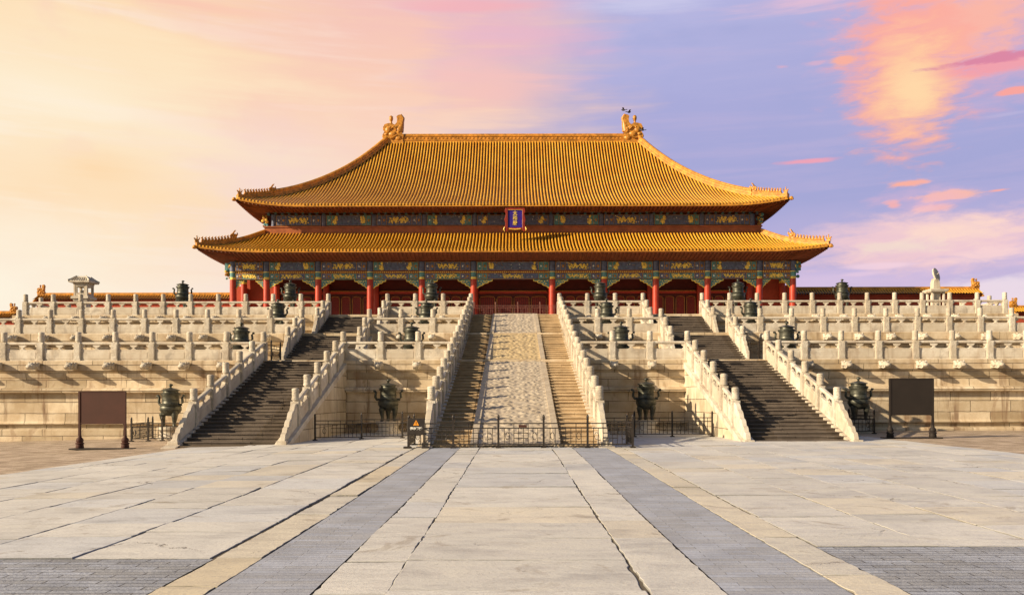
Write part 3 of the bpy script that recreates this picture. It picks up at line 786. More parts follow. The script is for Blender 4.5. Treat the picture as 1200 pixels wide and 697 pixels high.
# end faces of the beams at the hall corners: carved dragon-like painted beam ends
for s in (-1, 1):
    m = MB()
    for q in range(26):
        rr = random.uniform(.08, .2); m.ell((s*(30.05+random.uniform(.2, .75)), HY+random.uniform(-.3, .2), random.uniform(14.7, 16.4)), (rr, rr*.8, rr), 6, 5, q % 3)
    m.box(*sorted((s*30.3, s*30.9)), HY-.16, HY+.16, 15.5, 16.4, 1)
    hobj('beam_end', m, [M['gold'], M['teal'], M['golddim']])
    m = MB()
    for q in range(26):
        rr = random.uniform(.08, .2); m.ell((s*(27.2+random.uniform(-.1, .5)), 94.4+random.uniform(-.3, .2), random.uniform(20.9, 22.1)), (rr, rr*.8, rr), 6, 5, q % 3)
    hobj('beam_end', m, [M['gold'], M['teal'], M['golddim']])
ucx = cx[1:-1]
for i, (a, b) in enumerate(zip(ucx[:-1], ucx[1:])):
    k = 'C' if i == 4 else ('A' if i % 2 == 0 else 'B')
    beam(a+.28, b-.28, 94.30, 20.95, 22.1, k, M['blue'], M['teal'] if i % 2 else M['blue'], i)
for x in ucx:
    mb = MB(); mb.lathe([(.28, 20.9), (.28, 22.15)], cx=x, cy=94.45, n=14); hobj('upper_column_head', mb, M['blue'])
# doors between the inner columns
def door_mesh(w, h):
    m = MB()
    m.box(0, w, 0, .12, 0, h, 0); m.box(.08, w-.08, -.015, .05, .1, .30*h, 2)
    nx = 7
    for i in range(nx+1): xx = .12+(w-.24)*i/nx; m.box(xx-.012, xx+.012, -.03, .02, .36*h, .93*h, 2)
    for i in range(22): zz = .36*h+.57*h*i/21; m.box(.12, w-.12, -.026, .02, zz-.012, zz+.012, 2)
    return m
def trim_mesh(w, h):
    m = MB()
    def arch(x0, x1, z0, z1, r):
        pts = [(x0, -.05, z0), (x0, -.05, z1-.25), (x0+.06, -.05, z1-.1), (x0+.22, -.05, z1-.04), ((x0+x1)/2, -.05, z1), (x1-.22, -.05, z1-.04), (x1-.06, -.05, z1-.1), (x1, -.05, z1-.25), (x1, -.05, z0)]
        m.tube(pts, r, 6)
    arch(.10, w-.10, .33*h, .95*h, .035); m.box(.05, w-.05, -.04, .02, .31*h, .325*h)
    m.tube([(.12, -.05, .05*h), (.12, -.05, .27*h), (w-.12, -.05, .27*h), (w-.12, -.05, .05*h), (.12, -.05, .05*h)], .03, 6)
    return m
DW = 5.56-.75
LEAF = {}
for i in range(1, 10):
    a, b = cx[i]+.38, cx[i+1]-.38; n_ = 4; w = (b-a)/n_
    kk = round(w, 2)
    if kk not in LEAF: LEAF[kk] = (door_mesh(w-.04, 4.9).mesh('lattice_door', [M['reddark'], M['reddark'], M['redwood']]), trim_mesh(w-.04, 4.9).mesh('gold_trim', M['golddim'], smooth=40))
    for q in range(n_):
        d = link('lattice_door', LEAF[kk][0], hall, (a+q*w+.02, 95.62-YC, PZ-HZ)); link('gold_trim', LEAF[kk][1], d)
    mb = MB(); mb.box(a, b, 95.5, 95.88, PZ+4.95, PZ+5.2); mb.tube([(a+.1, 95.48, PZ+5.25), (b-.1, 95.48, PZ+5.25)], .04, 6, 1)
    hobj('door_lintel', mb, [M['redwood'], M['golddim']])
    if True:
        c = link('inner_column', COLM, hall, (cx[i], 95.5-YC, PZ-HZ))
        if i == 9: link('inner_column', COLM, hall, (cx[10], 95.5-YC, PZ-HZ))

# ---- roofs
PITCH = .355
def curve(zs):
    """monotone interpolation through equally spaced control heights"""
    n = len(zs)-1
    def f(t):
        t = min(max(t, 0), 1)*n; i = min(int(t), n-1); u = t-i
        p = lambda k: zs[k] if 0 <= k <= n else (2*zs[0]-zs[1] if k < 0 else 2*zs[n]-zs[n-1])
        a, b, c, d = p(i-1), p(i), p(i+1), p(i+2)
        return b+.5*u*(c-a+u*(2*a-5*b+4*c-d+u*(3*(b-c)+d-a)))
    return f
class Roof:
    def __init__(s, Lx_e, Lx_t, Dy_e, Dy_t, f, up, stick=.3):
        s.Lx_e, s.Lx_t, s.Dy_e, s.Dy_t, s.f, s.up, s.stick = Lx_e, Lx_t, Dy_e, Dy_t, f, up, stick
    def lift(s, a, Le, t):
        q = max(0, (abs(a)-(Le-6.5))/6.5); return q*q*t*t
    def face(s, side):
        """side: 'front','back','left','right' -> function (a,t)->world point"""
        if side in ('front', 'back'): Le, Lt, be, bt = s.Lx_e, s.Lx_t, s.Dy_e, s.Dy_t
        else: Le, Lt, be, bt = s.Dy_e, s.Dy_t, s.Lx_e, s.Lx_t
        def P(a, t, dz=0):
            q = s.lift(a, Le, t); b = bt+(be-bt)*t+s.stick*q; z = s.f(t)+s.up*q+dz
            aa = a
            return {'front': (aa, YC-b, z), 'back': (aa, YC+b, z), 'left': (-b, YC+aa, z), 'right': (b, YC+aa, z)}[side]
        return Le, Lt, P
    def tiles(s, side, nseg):
        Le, Lt, P = s.face(side); n = int(2*Le/PITCH); p = 2*Le/n
        sec = [(-.5, -.05), (-.275, -.02), (-.265, .07), (-.16, .15), (0, .175), (.16, .15), (.265, .07), (.275, -.02), (.5, -.05)]
        vs = []; fs = []; uv = []
        for r in range(n):
            c = -Le+(r+.5)*p
            base = len(vs)
            rows = []
            for k, (o, h) in enumerate(sec):
                a = c+o*p; t0 = max(0, (abs(a)-Lt)/(Le-Lt)) if Le > Lt else 0
                t0 = min(t0, .999)
                for j in range(nseg+1):
                    t = t0+(1-t0)*j/nseg; x, y, z = P(a, t, h); vs.append((x, y, z)); uv.append((r+.5+o*.999, t*math.hypot(s.Dy_e-s.Dy_t, s.f(0)-s.f(1))))
            for k in range(len(sec)-1):
                for j in range(nseg): q = base+k*(nseg+1)+j; fs.append((q, q+1, q+nseg+2, q+nseg+1))
            # round end tile and drip tile
            x, y, z = P(c, 1, .05); o = len(vs)
            out = {'front': (0, -1), 'back': (0, 1), 'left': (-1, 0), 'right': (1, 0)}[side]
            tx, ty = -out[1], out[0]
            for d in (.02, -.06):
                for kk in range(8):
                    an = 2*math.pi*kk/8; vs.append((x+out[0]*d+tx*.105*math.cos(an), y+out[1]*d+ty*.105*math.cos(an), z+.105*math.sin(an))); uv.append((r+.5, 0.2))
            fs.append([o+kk for kk in range(8)])
            for kk in range(8): fs.append((o+kk, o+(kk+1) % 8, o+8+(kk+1) % 8, o+8+kk))
            x, y, z = P(c+p/2, 1, .0); o = len(vs)
            for d, zz in ((-.09, .01), (.09, .01), (.07, -.07), (0, -.14), (-.07, -.07)): vs.append((x+tx*d, y+ty*d, z+zz)); uv.append((r+.99, .2))
            fs.append([o, o+1, o+2, o+3, o+4])
        return vs, fs, uv
    def build(s, name, nf, ns, label=None):
        vs = []; fs = []; uv = []
        for side, n in (('front', nf), ('left', ns), ('right', ns), ('back', 4)):
            a, b, c = s.tiles(side, n); o = len(vs); vs += a; uv += c; fs += [[i+o for i in f] for f in b]
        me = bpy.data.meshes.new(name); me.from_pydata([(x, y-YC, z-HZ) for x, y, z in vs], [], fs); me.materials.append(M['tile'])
        l = me.uv_layers.new(name='UVMap')
        for lp in me.loops: l.data[lp.index].uv = uv[lp.vertex_index]
        me.polygons.foreach_set('use_smooth', [len(f) == 4 for f in fs]); me.update()
        return link(name, me, hall)
    def soffit(s, inset_b, z_in, name):
        """boarded underside with rafters from eave edge to the wall line"""
        m = MB()
        for side in ('front', 'left', 'right', 'back'):
            Le, Lt, P = s.face(side); n = 60
            bi = {'front': s.Dy_e, 'back': s.Dy_e, 'left': s.Lx_e, 'right': s.Lx_e}[side]
            pr = None
            for i in range(n+1):
                a = -Le+2*Le*i/n; x, y, z = P(a, 1, -.20)
                ai = max(-(Le-inset_b), min(Le-inset_b, a)); d = bi-inset_b
                q = {'front': (ai, YC-d, z_in), 'back': (ai, YC+d, z_in), 'left': (-d, YC+ai, z_in), 'right': (d, YC+ai, z_in)}[side]
                cur = ((x, y, z+.19), (x, y, z), q)
                if pr:
                    m.add([pr[0], cur[0], cur[1], pr[1]], [(0, 1, 2, 3)], 1)
                    m.add([pr[1], cur[1], cur[2], pr[2]], [(0, 1, 2, 3)], 0)
                pr = cur
            nr = int(2*Le/.42)
            for i in range(nr):
                a = -Le+.2+(2*Le-.4)*i/(nr-1)
                x, y, z = P(a, 1, -.22)
                ai = max(-(Le-inset_b), min(Le-inset_b, a)); d = bi-inset_b*.25
                d2 = bi-inset_b*.8
                f_ = lambda aa, dd, zz: {'front': (aa, YC-dd, zz), 'back': (aa, YC+dd, zz), 'left': (-dd, YC+aa, zz), 'right': (dd, YC+aa, zz)}[side]
                lerp = lambda k: a+(ai-a)*k
                zz = lambda k: z+(z_in-z)*k
                if side != 'back':
                    m.tube([f_(lerp(.03), bi-inset_b*.03+ (bi and (s.stick*s.lift(a, Le, 1)))*.97, zz(.03)-.06), f_(lerp(.8), d2, zz(.8)-.06)], .062, 5, 2)
        o = hobj(name, m, [M['soffit'], M['ridge'], M['soffit']])
        return o
def sweep(mb, P, t0, t1, n, w, h, w2=None, cap=True, mi=0, h0=0):
    """ridge of rectangular section along P(t)"""
    pts = [Vector(P(t0+(t1-t0)*i/n)) for i in range(n+1)]
    vs = []
    sec = [(-w/2, h0), (-w/2, h*.30), (-w*.38, h*.36), (-w*.38, h*.62), (-w*.46, h*.70), (-w*.46, h*.84), (-w*.25, h), (w*.25, h), (w*.46, h*.84), (w*.46, h*.70), (w*.38, h*.62), (w*.38, h*.36), (w/2, h*.30), (w/2, h0)]
    k = len(sec)
    for i, p in enumerate(pts):
        d = pts[min(i+1, n)]-pts[max(i-1, 0)]; d.z = 0; d.normalize(); sd_ = Vector((d.y, -d.x, 0))
        for a, z in sec: vs.append(p+sd_*a+Vector((0, 0, z)))
    fs = [(i*k+j, i*k+(j+1) % k, (i+1)*k+(j+1) % k, (i+1)*k+j) for i in range(n) for j in range(k)]
    fs += [list(range(k)), [n*k+j for j in range(k)]]
    mb.add(vs, fs, mi)
# figures: seated beasts, horned ridge beast, rider
def beast():
    m = MB(); m.ell((0, 0, .20), (.14, .10, .20)); m.ell((.06, 0, .42), (.09, .085, .10)); m.ell((.15, 0, .40), (.07, .055, .05))
    m.ell((-.10, 0, .12), (.12, .11, .11)); m.tube([(.10, .05, .25), (.13, .05, 0)], .04, 6); m.tube([(.10, -.05, .25), (.13, -.05, 0)], .04, 6)
    for s in (-1, 1): m.tube([(.03, s*.05, .48), (0, s*.06, .60)], [.03, .008], 5)
    m.tube([(-.2, 0, .1), (-.24, 0, .3), (-.19, 0, .42)], [.05, .05, .02], 6); m.box(-.2, .2, -.1, .1, -.06, .02)
    return m.mesh('roof_figure', M['orn'], smooth=60)
def ridge_beast():
    m = MB(); m.ell((0, 0, .35), (.42, .22, .40)); m.ell((.36, 0, .55), (.28, .20, .26)); m.ell((.62, 0, .50), (.20, .15, .12)); m.ell((.60, 0, .36), (.16, .13, .07))
    for s in (-1, 1):
        m.tube([(.28, s*.12, .75), (.10, s*.16, 1.0), (-.08, s*.16, 1.22), (-.12, s*.15, 1.32)], [.08, .07, .05, .02], 6)
        m.ell((.46, s*.16, .68), (.08, .06, .07)); m.ell((-.15, s*.18, .6), (.25, .08, .12))
    m.tube([(-.3, 0, .5), (-.5, 0, .75), (-.42, 0, 1.0)], [.16, .12, .04], 8); m.box(-.5, .55, -.2, .2, -.15, .1)
    return m.mesh('ridge_beast', M['orn'], smooth=60)
def rider():
    m = MB(); m.ell((.05, 0, .22), (.30, .12, .16)); m.ell((.32, 0, .36), (.10, .08, .12)); m.ell((.42, 0, .38), (.08, .04, .04)); m.tube([(-.2, 0, .22), (-.34, 0, .5), (-.25, 0, .66)], [.08, .08, .03], 6)
    m.ell((0, 0, .48), (.10, .09, .18)); m.ell((.02, 0, .70), (.075, .07, .09)); m.box(-.25, .3, -.12, .12, -.05, .1)
    return m.mesh('roof_rider', M['orn'], smooth=60)
FIG, RB, RID = beast(), ridge_beast(), rider()
def dragon_end():
    sc_ = .0201
    out = [(487, 210), (483, 190), (494, 172), (486, 143), (496, 124), (516, 118), (540, 116), (560, 127), (573, 112), (575, 92), (571, 76), (580, 67), (592, 64), (606, 70), (614, 90), (607, 118), (599, 148), (601, 174), (616, 190), (611, 215), (614, 246), (500, 246)]
    P_ = [((x-557)*sc_, (246-z)*sc_) for x, z in out]
    m = MB(); m.prism(P_, -.38, .38, 'y')
    m.lathe([(.13, 2.4), (.17, 2.7), (.13, 2.85), (.20, 3.0), (.26, 3.25), (.24, 3.5), (.12, 3.62), (0, 3.66)], cx=(535-557)*sc_, n=10)
    # tail curl, scales, snout, mane and claws in relief
    m.tube([(.66, 0, 1.6), (.78, 0, 2.3), (.86, 0, 2.9), (.95, 0, 3.3), (.80, 0, 3.56), (.58, 0, 3.42), (.58, 0, 3.18), (.74, 0, 3.12)], [.48, .42, .36, .34, .30, .25, .18, .10], 10)
    for s in (-1, 1):
        m.ell((-.75, s*.34, 1.75), (.42, .2, .45)); m.ell((-.2, s*.38, 1.2), (.5, .18, .35)); m.ell((-1.0, s*.3, 1.2), (.3, .2, .22)); m.ell((-.55, s*.42, 2.02), (.14, .14, .14))
        m.ell((.5, s*.36, .7), (.45, .2, .35)); m.ell((.1, s*.36, 2.0), (.35, .15, .25)); m.ell((.55, s*.36, 1.7), (.22, .14, .4)); m.tube([(-1.2, s*.3, .9), (-.4, s*.48, .62), (.4, s*.48, 1.05), (.9, s*.42, .9)], [.1, .14, .12, .05], 6)
        m.tube([(.3, s*.42, 1.7), (-.1, s*.5, 2.1), (-.5, s*.45, 1.8)], [.12, .1, .04], 6)
    m.ell((-1.42, 0, 1.02), (.18, .25, .22)); m.ell((-1.35, 0, 2.0), (.15, .3, .3))
    m.box(-1.25, 1.15, -.46, .46, -.02, .32); m.box(-1.15, 1.08, -.42, .42, .32, .5)
    return m.mesh('ridge_dragon', M['orn'], smooth=45)
DRAG = dragon_end()
def hips(R_, roof, tb, wr, hr, wl, hl):
    """the two front and two back hip ridges with beasts and figures, sub-parts of the roof"""
    for sx in (-1, 1):
        for sy in (-1, 1):
            Le, Lt, P = R_.face('front')
            def H_(t, dz=0):
                a = Lt+(Le-Lt)*t; x, y, z = P(a, t, dz)
                q = R_.lift(a, Le, t)
                x += R_.stick*q
                return (sx*x, (y-YC)*(-sy if sy > 0 else 1)*(1), z-HZ) if sy < 0 else (sx*x, -(y-YC), z-HZ)
            m = MB(); sweep(m, lambda t: H_(t, -.05), .0, tb, 26, wr, hr); sweep(m, lambda t: H_(t, -.06), tb-.02, .985, 12, wl, hl)
            p = Vector(H_(1.0)); d = (p-Vector(H_(.9))).normalized()
            m.ell(p+d*.02+Vector((0, 0, -.10)), (.22, .22, .22)); m.ell(p+d*.16+Vector((0, 0, -.16)), (.13, .13, .12))
            obj('hip_ridge', m, M['ridge'], roof, smooth=35)
            if sy > 0: continue
            hd = math.atan2(d.y, d.x)
            q = Vector(H_(tb)); link('ridge_beast', RB, roof, (q.x, q.y, q.z+hl+.02), hd).scale = (.66, .66, .74)
            for i in range(10):
                t = tb+(.965-tb)*(i+1.15)/11.6; q = Vector(H_(t)); link('roof_figure', FIG, roof, (q.x, q.y, q.z+hl), hd)
            q = Vector(H_(.972)); o = link('roof_rider', RID, roof, (q.x, q.y, q.z+hl-.02), hd); o.scale = (.8, .8, .85)
# upper roof
RU = Roof(29.4, 16.0, YC-91.5, .25, curve([34.2, 31.95, 29.95, 28.25, 26.80, 25.55, 24.45, 23.50, 22.62]), .62, .35)
up = RU.build('upper_roof', 40, 26)
RU.soffit(3.0, 22.35, 'upper_soffit')
hips(RU, up, .79, .62, .92, .5, .50)
m = MB()
zr = 34.05-HZ
for (w, a, b) in ((.62, 0, .25), (.46, .25, .42), (.56, .42, .52), (.40, .52, .88), (.56, .88, .98), (.42, .98, 1.10)):
    m.box(-14.6, 14.6, -w/2, w/2, zr+a, zr+b+.002)
m.tube([(-14.6, 0, zr+1.14), (14.6, 0, zr+1.14)], .17, 10)
for i in range(60):
    x = -14.2+28.4*i/59; m.ell((x, -.21, zr+.70), (.17, .05, .12), 7, 5)
obj('main_ridge', m, M['ridge'], up)
for s in (-1, 1):
    o = link('ridge_dragon', DRAG, up, (s*15.0, 0, zr-.02), 0); o.scale = (-s, 1, 1)
# lower roof (a skirt round the building)
RL = Roof(32.5, 27.45, YC-88.3, YC-94.1, curve([19.95, 19.08, 18.34, 17.72, 17.18]), .42, .30)
lo = RL.build('lower_roof', 18, 14)
RL.soffit(3.35, 16.55, 'lower_soffit')
hips(RL, lo, .46, .5, .60, .46, .46)
m = MB()
for (d, z0, z1) in ((.0, 19.8, 20.1), (.08, 20.1, 20.72), (-.02, 20.72, 20.86)):
    X_, Y_ = 27.5-d, 94.12+d
    for (a, b, c, e) in ((-X_, X_, Y_, Y_+.45), (-X_, X_, 2*YC-Y_-.45, 2*YC-Y_)): m.box(a, b, c, e, z0, z1+.002)
    for s in (-1, 1): m.box(*sorted((s*X_, s*(X_-.45))), Y_+.45, 2*YC-Y_-.45, z0, z1+.002)
m.tube([(-27.4, 94.2, 20.1), (27.4, 94.2, 20.1)], .09, 8)
hobj('skirt_ridge', m, simple('red brown glazed band', (.34, .105, .035), .45, 0, .25, 1.5, .2))
# bracket sets under both eaves
def brackets(yf, z0, x0, x1, n, dep, hgt, name):
    m = MB()
    m.box(x0, x1, yf+.15, yf+.5, z0, z0+hgt, 2)
    for i in range(n):
        x = x0+(x1-x0)*(i+.5)/n; mi = i % 2
        m.box(x-.14, x+.14, yf-.1, yf+.2, z0+.005, z0+.15, 1-mi)
        for k in range(3):
            d = dep*(k+1)/3; zz = z0+.14+hgt*.28*k
            m.box(x-.055, x+.055, yf-d, yf+.3, zz, zz+hgt*.2, mi); m.box(x-.27, x+.27, yf-d-.05, yf-d+.06, zz+hgt*.12, zz+hgt*.26, mi)
            for s in (-1, 1): m.box(x+s*.23-.06, x+s*.23+.06, yf-d-.08, yf-d+.08, zz+hgt*.24, zz+hgt*.34, 1-mi)
    hobj(name, m, [M['blue'], M['teal'], M['soffit']])
brackets(HY-.05, 16.5, -30.3, 30.3, 80, 1.05, .62, 'lower_brackets')
brackets(94.45, 22.12, -27.4, 27.4, 72, .9, .55, 'upper_brackets')

# ------------------------------------------------------------------ plaque over the upper eave
def text_mesh(s, size, depth, mat, name, bold=0):
    cu = bpy.data.curves.new(name, 'FONT'); cu.body = s; cu.size = size; cu.extrude = depth; cu.align_x = 'CENTER'; cu.align_y = 'CENTER'; cu.offset = bold
    o = bpy.data.objects.new(name, cu); COL.objects.link(o)
    dg = bpy.context.evaluated_depsgraph_get(); me = bpy.data.meshes.new_from_object(o.evaluated_get(dg)); bpy.data.objects.remove(o)
    me.name = name; me.materials.clear(); me.materials.append(mat); return me
PY = 91.25; pw = 2.2; pz0, pz1 = Z(270, PY), Z(243.5, PY)
pl = thing('name_plaque', 'blue name plaque with three gold characters in a red frame under the upper eave', 'plaque', (0, PY, pz0))
ph = pz1-pz0
m = MB(); m.box(-.80, .80, 0, .1, .28, ph-.22); obj('board', m, M['violet'], pl)
m = MB()
for s in (-1, 1):
    m.prism([(s*.78, .05), (s*.78, ph-.12), (s*1.0, ph-.02), (s*1.10, ph-.35), (s*.97, ph*.72), (s*1.13, ph*.48), (s*1.02, ph*.30), (s*1.18, .12), (s*1.05, -.12), (s*.9, -.1)], -.10, .16, 'y')
m.box(-.8, .8, -.06, .14, ph-.26, ph-.02); m.box(-.8, .8, -.06, .14, .06, .30)
obj('frame', m, simple('plaque frame red', (.24, .025, .014), .4, 0, .2, 3, .1), pl, bevel=.02)
m = MB()
for s in (-1, 1):
    m.tube([(s*.79, -.07, .3), (s*.79, -.07, ph-.24)], .016, 6); m.tube([(s*1.12, -.12, .35), (s*1.2, -.12, .1), (s*1.1, -.12, -.12)], [.05, .08, .03], 6)
m.tube([(-.79, -.07, ph-.24), (.79, -.07, ph-.24)], .016, 6)
for q in range(9): m.ell((-.56+.14*q, -.1, .16-.05*math.sin(q/8*math.pi)), (.09, .05, .06), 6, 4)
obj('gilded_edge', m, M['gold'], pl)
for k, ch in enumerate('太和殿'):
    o = link('gold_character', text_mesh(ch, .50, .015, M['gold'], 'gold_character', .006), pl, (0, -.03, ph*.745-k*.52)); o.rotation_euler = (R(90), 0, 0)

# ------------------------------------------------------------------ flank walls beside and behind the hall
def flank(label, x0, x1, yw, zt, zb, orn):
    t = thing('tiled_wall', label, 'wall', ((x0+x1)/2, yw, zb), group='red walls with tiled tops beside the hall')
    L = (x1-x0)/2; H_ = zt-zb
    m = MB(); m.box(-L+.1, L-.1, -.55, .55, 0, H_-.95); m.box(-L+.1, L-.1, -.75, .75, H_-1.1, H_-.92); obj('wall', m, M['redwall'], t)
    m = MB(); vs = []; uv = []; fs = []
    n = int(2*L/.335); p = 2*L/n; sec = [(-.5, 0), (-.28, 0), (-.24, .06), (0, .12), (.24, .06), (.28, 0), (.5, 0)]
    for side in (-1, 1):
        for r in range(n):
            c = -L+(r+.5)*p; b = len(vs)
            for o, h in sec:
                for j in range(5):
                    q = j/4; vs.append((c+o*p, side*(.15+1.15*q), H_-.25-.75*q+.12*q*q+h)); uv.append((r+.5+o*.999, q*1.4))
            for k in range(len(sec)-1):
                for j in range(4): a = b+k*5+j; fs.append((a, a+1, a+6, a+5))
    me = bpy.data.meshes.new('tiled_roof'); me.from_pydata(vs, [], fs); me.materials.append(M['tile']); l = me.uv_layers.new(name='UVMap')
    for lp in me.loops: l.data[lp.index].uv = uv[lp.vertex_index]
    me.update(); rf = link('tiled_roof', me, t)
    m = MB(); m.box(-L, L, -.2, .2, H_-.35, H_-.05); m.tube([(-L, 0, H_-.03), (L, 0, H_-.03)], .15, 8)
    for s in (-1, 1): m.prism([(-1.3, H_-1.1), (0, H_-.2), (1.3, H_-1.1), (1.3, H_-1.2), (-1.3, H_-1.2)], *sorted((s*L, s*(L-.15))), 'x')
    obj('ridge', m, M['ridge'], rf)
    for s in orn:
        o = link('end_ornament', DRAG, rf, (s*(L-.45), 0, H_-.2)); o.scale = (-s*.36, .5, .36)
    return t
YF = 108.0
flank('red wall with an orange tiled top running left from the hall behind the small pavilion', X(45, YF), -32.0, YF, Z(343, YF), Z3, (-1,))
flank('shaded red wall with a dark tiled top running right from the hall behind the sundial', 32.0, X(1147, 104.0), 104.0, Z(338, 104.0), Z3, (1,))
YG = 112.0
flank('lower red wall with tiled top at the far left edge, beyond the top terrace corner', X(-60, YG), X(20, YG), YG, Z(364, YG), Z1, (-1, 1))
flank('lower red wall with tiled top at the far right edge, beyond the top terrace corner', X(1184, YG), X(1260, YG), YG, Z(360, YG), Z1, (-1, 1))

# ------------------------------------------------------------------ bronze incense burners
def burner():
    t = thing('incense_burner', 'x', 'burner', group='bronze tripod incense burners')
    m = MB(); m.lathe([(.12, .52), (.30, .56), (.44, .68), (.50, .84), (.50, .95), (.46, 1.02), (.44, 1.06), (.45, 1.10), (.42, 1.12), (.40, 1.16), (.39, 1.45), (.41, 1.52), (.45, 1.54), (.45, 1.58), (.30, 1.58)], n=24)
    for z in (.80, 1.02, 1.26): m.lathe([(.40 if z > 1.1 else .505, z), (.42 if z > 1.1 else .52, z+.02), (.40 if z > 1.1 else .505, z+.04)], n=24)
    obj('bowl', m, M['bronze'], t, smooth=40)
    m = MB(); m.lathe([(.42, 1.585), (.47, 1.60), (.47, 1.63), (.36, 1.66), (.35, 1.74), (.43, 1.76), (.43, 1.785), (.28, 1.84), (.12, 1.88), (.06, 1.90)], n=24)
    l = obj('lid', m, M['bronze'], t, smooth=40)
    m = MB(); m.lathe([(.05, 1.88), (.06, 1.92), (.035, 1.94), (.085, 1.99), (.095, 2.03), (.06, 2.08), (.0, 2.10)], n=12); m.ell((.05, 0, 2.03), (.08, .05, .05)); obj('finial', m, M['bronze'], l, smooth=60)
    for s in (-1, 1):
        m = MB(); m.tube([(s*.42, 0, 1.06), (s*.56, 0, 1.08), (s*.63, 0, 1.18), (s*.62, 0, 1.32), (s*.60, 0, 1.42), (s*.66, 0, 1.50), (s*.74, 0, 1.50)], [.07, .07, .065, .06, .06, .065, .05], 8); obj('handle', m, M['bronze'], t, smooth=60)
    for k in range(3):
        a = R(90+120*k); c, s = math.cos(a), math.sin(a)
        m = MB(); m.tube([(c*.30, s*.30, .80), (c*.37, s*.37, .60), (c*.36, s*.36, .40), (c*.33, s*.33, .2), (c*.34, s*.34, .06), (c*.37, s*.37, 0)], [.15, .16, .12, .085, .09, .11], 10); m.ell((c*.40, s*.40, .58), (.12, .12, .13)); obj('leg', m, M['bronze'], t, smooth=60)
    return t
def pedestal(label, x, y, z, h, w=.62):
    m = MB(); m.lathe([(w, 0), (w, h*.18), (w*.86, h*.28), (w*.80, h*.4), (w*.80, h*.62), (w*.9, h*.74), (w*.96, h*.8), (w*.96, h)], n=20)
    o = obj('stone_pedestal', m, M['marble'], None, (x, y, z), smooth=30); return tag(o, label, 'pedestal', 'round pedestals under incense burners')
proto = None
spots = []
for px, yy, hh, w in ((200, 41.5, .62, 'on the courtyard outside the left staircase'), (455, 42.2, .62, 'on the courtyard between left and central staircases'),
                      (757, 42.2, .62, 'on the courtyard between central and right staircases'), (1006, 41.5, .62, 'on the courtyard in shade outside the right staircase')):
    spots.append((X(px, yy), yy, gz(X(px, yy), yy)-.01, hh, w))
for px, w in ((283, 'just outside the left staircase'), (482.6, 'between left and central staircases'), (728, 'between central and right staircases'), (922, 'just outside the right staircase')):
    spots.append((X(px, 46.6), 46.6, Z1, .06, 'on the lowest tier '+w))
for px, w in ((326, 'just outside the left staircase'), (500, 'between left and central staircases'), (711, 'between central and right staircases'), (880, 'just outside the right staircase')):
    spots.append((X(px, 54.7), 54.7, Z2, .25, 'on the middle tier '+w))
for px, w in ((214.5, 'farthest left against the red wall'), (340.5, 'before the left end of the hall'), (506, 'left of the central ramp top'), (703.6, 'right of the central ramp top'), (865, 'before the right end of the hall'), (987, 'farthest right, against the dark wall')):
    spots.append((X(px, 62.2), 62.2, Z3, .62, 'on the top tier '+w))
for i, (x, yy, z, hh, w) in enumerate(spots):
    pedestal('round stone base of burner '+w, x, yy, z, hh)
    lab = 'bronze tripod incense burner '+w
    rz = random.uniform(-.25, .25)
    if proto is None:
        proto = burner(); proto['label'] = lab; proto.location = (x, yy, z+hh); proto.rotation_euler.z = rz
    else: copy_thing(proto, (x, yy, z+hh), rz, lab)

# ------------------------------------------------------------------ small marble pavilion and sundial on the top terrace
px_ = X(98.5, 63); t = thing('stone_pavilion', 'tiny white marble pavilion with open sides on a pedestal, left end of the top terrace', 'pavilion', (px_, 63, Z3)); t.scale = (.70, .70, 1)
m = MB(); m.box(-.7, .7, -.7, .7, 0, .25); m.box(-.5, .5, -.5, .5, .25, 1.25); m.box(-.75, .75, -.75, .75, 1.25, 1.42); m.box(-.92, .92, -.92, .92, 1.42, 1.62); obj('pedestal', m, M['marble'], t, bevel=.03)
m = MB()
for sx in (-1, 1):
    for sy in (-1, 1): m.box(*sorted((sx*.72, sx*.50)), *sorted((sy*.72, sy*.50)), 1.62, 2.5)
for s in (-1, 1):
    m.box(-.495, .495, *sorted((s*.70, s*.54)), 1.64, 1.84); m.box(*sorted((s*.70, s*.54)), -.495, .495, 1.64, 1.84)
    m.box(-.495, .495, *sorted((s*.70, s*.54)), 2.32, 2.498); m.box(*sorted((s*.70, s*.54)), -.495, .495, 2.32, 2.498)
    m.box(*sorted((s*.495, s*.34)), -.68, -.56, 1.84, 2.32)
m.box(-.76, .76, -.76, .76, 2.5, 2.62); m.box(-.28, .28, -.28, .28, 1.62, 2.1)
obj('chamber', m, M['marble'], t, bevel=.015)
m = MB(); lv = [(1.08, 2.62), (1.10, 2.72), (.90, 2.82), (.62, 2.98), (.50, 3.08), (.42, 3.12), (.0, 3.13)]
for (a, z0), (b, z1) in zip(lv[:-1], lv[1:]):
    m.add([(-a, -a, z0), (a, -a, z0), (a, a, z0), (-a, a, z0), (-b, -b, z1), (b, -b, z1), (b, b, z1), (-b, b, z1)], [(0, 1, 5, 4), (1, 2, 6, 5), (2, 3, 7, 6), (3, 0, 4, 7)])
m.add([(-1.08, -1.08, 2.62), (1.08, -1.08, 2.62), (1.08, 1.08, 2.62), (-1.08, 1.08, 2.62)], [(3, 2, 1, 0)])
for q in range(9):
    x = -1.0+q*.25
    for s in (-1, 1):
        m.tube([(x, s*1.10, 2.74), (x*.62, s*.62, 3.0)], .04, 5); m.tube([(s*1.10, x, 2.74), (s*.62, x*.62, 3.0)], .04, 5)
for sx in (-1, 1):
    for sy in (-1, 1): m.tube([(sx*1.12, sy*1.12, 2.76), (sx*.9, sy*.9, 2.86), (sx*.48, sy*.48, 3.12)], [.07, .065, .06], 6)
obj('pavilion_roof', m, M['marble'], t)
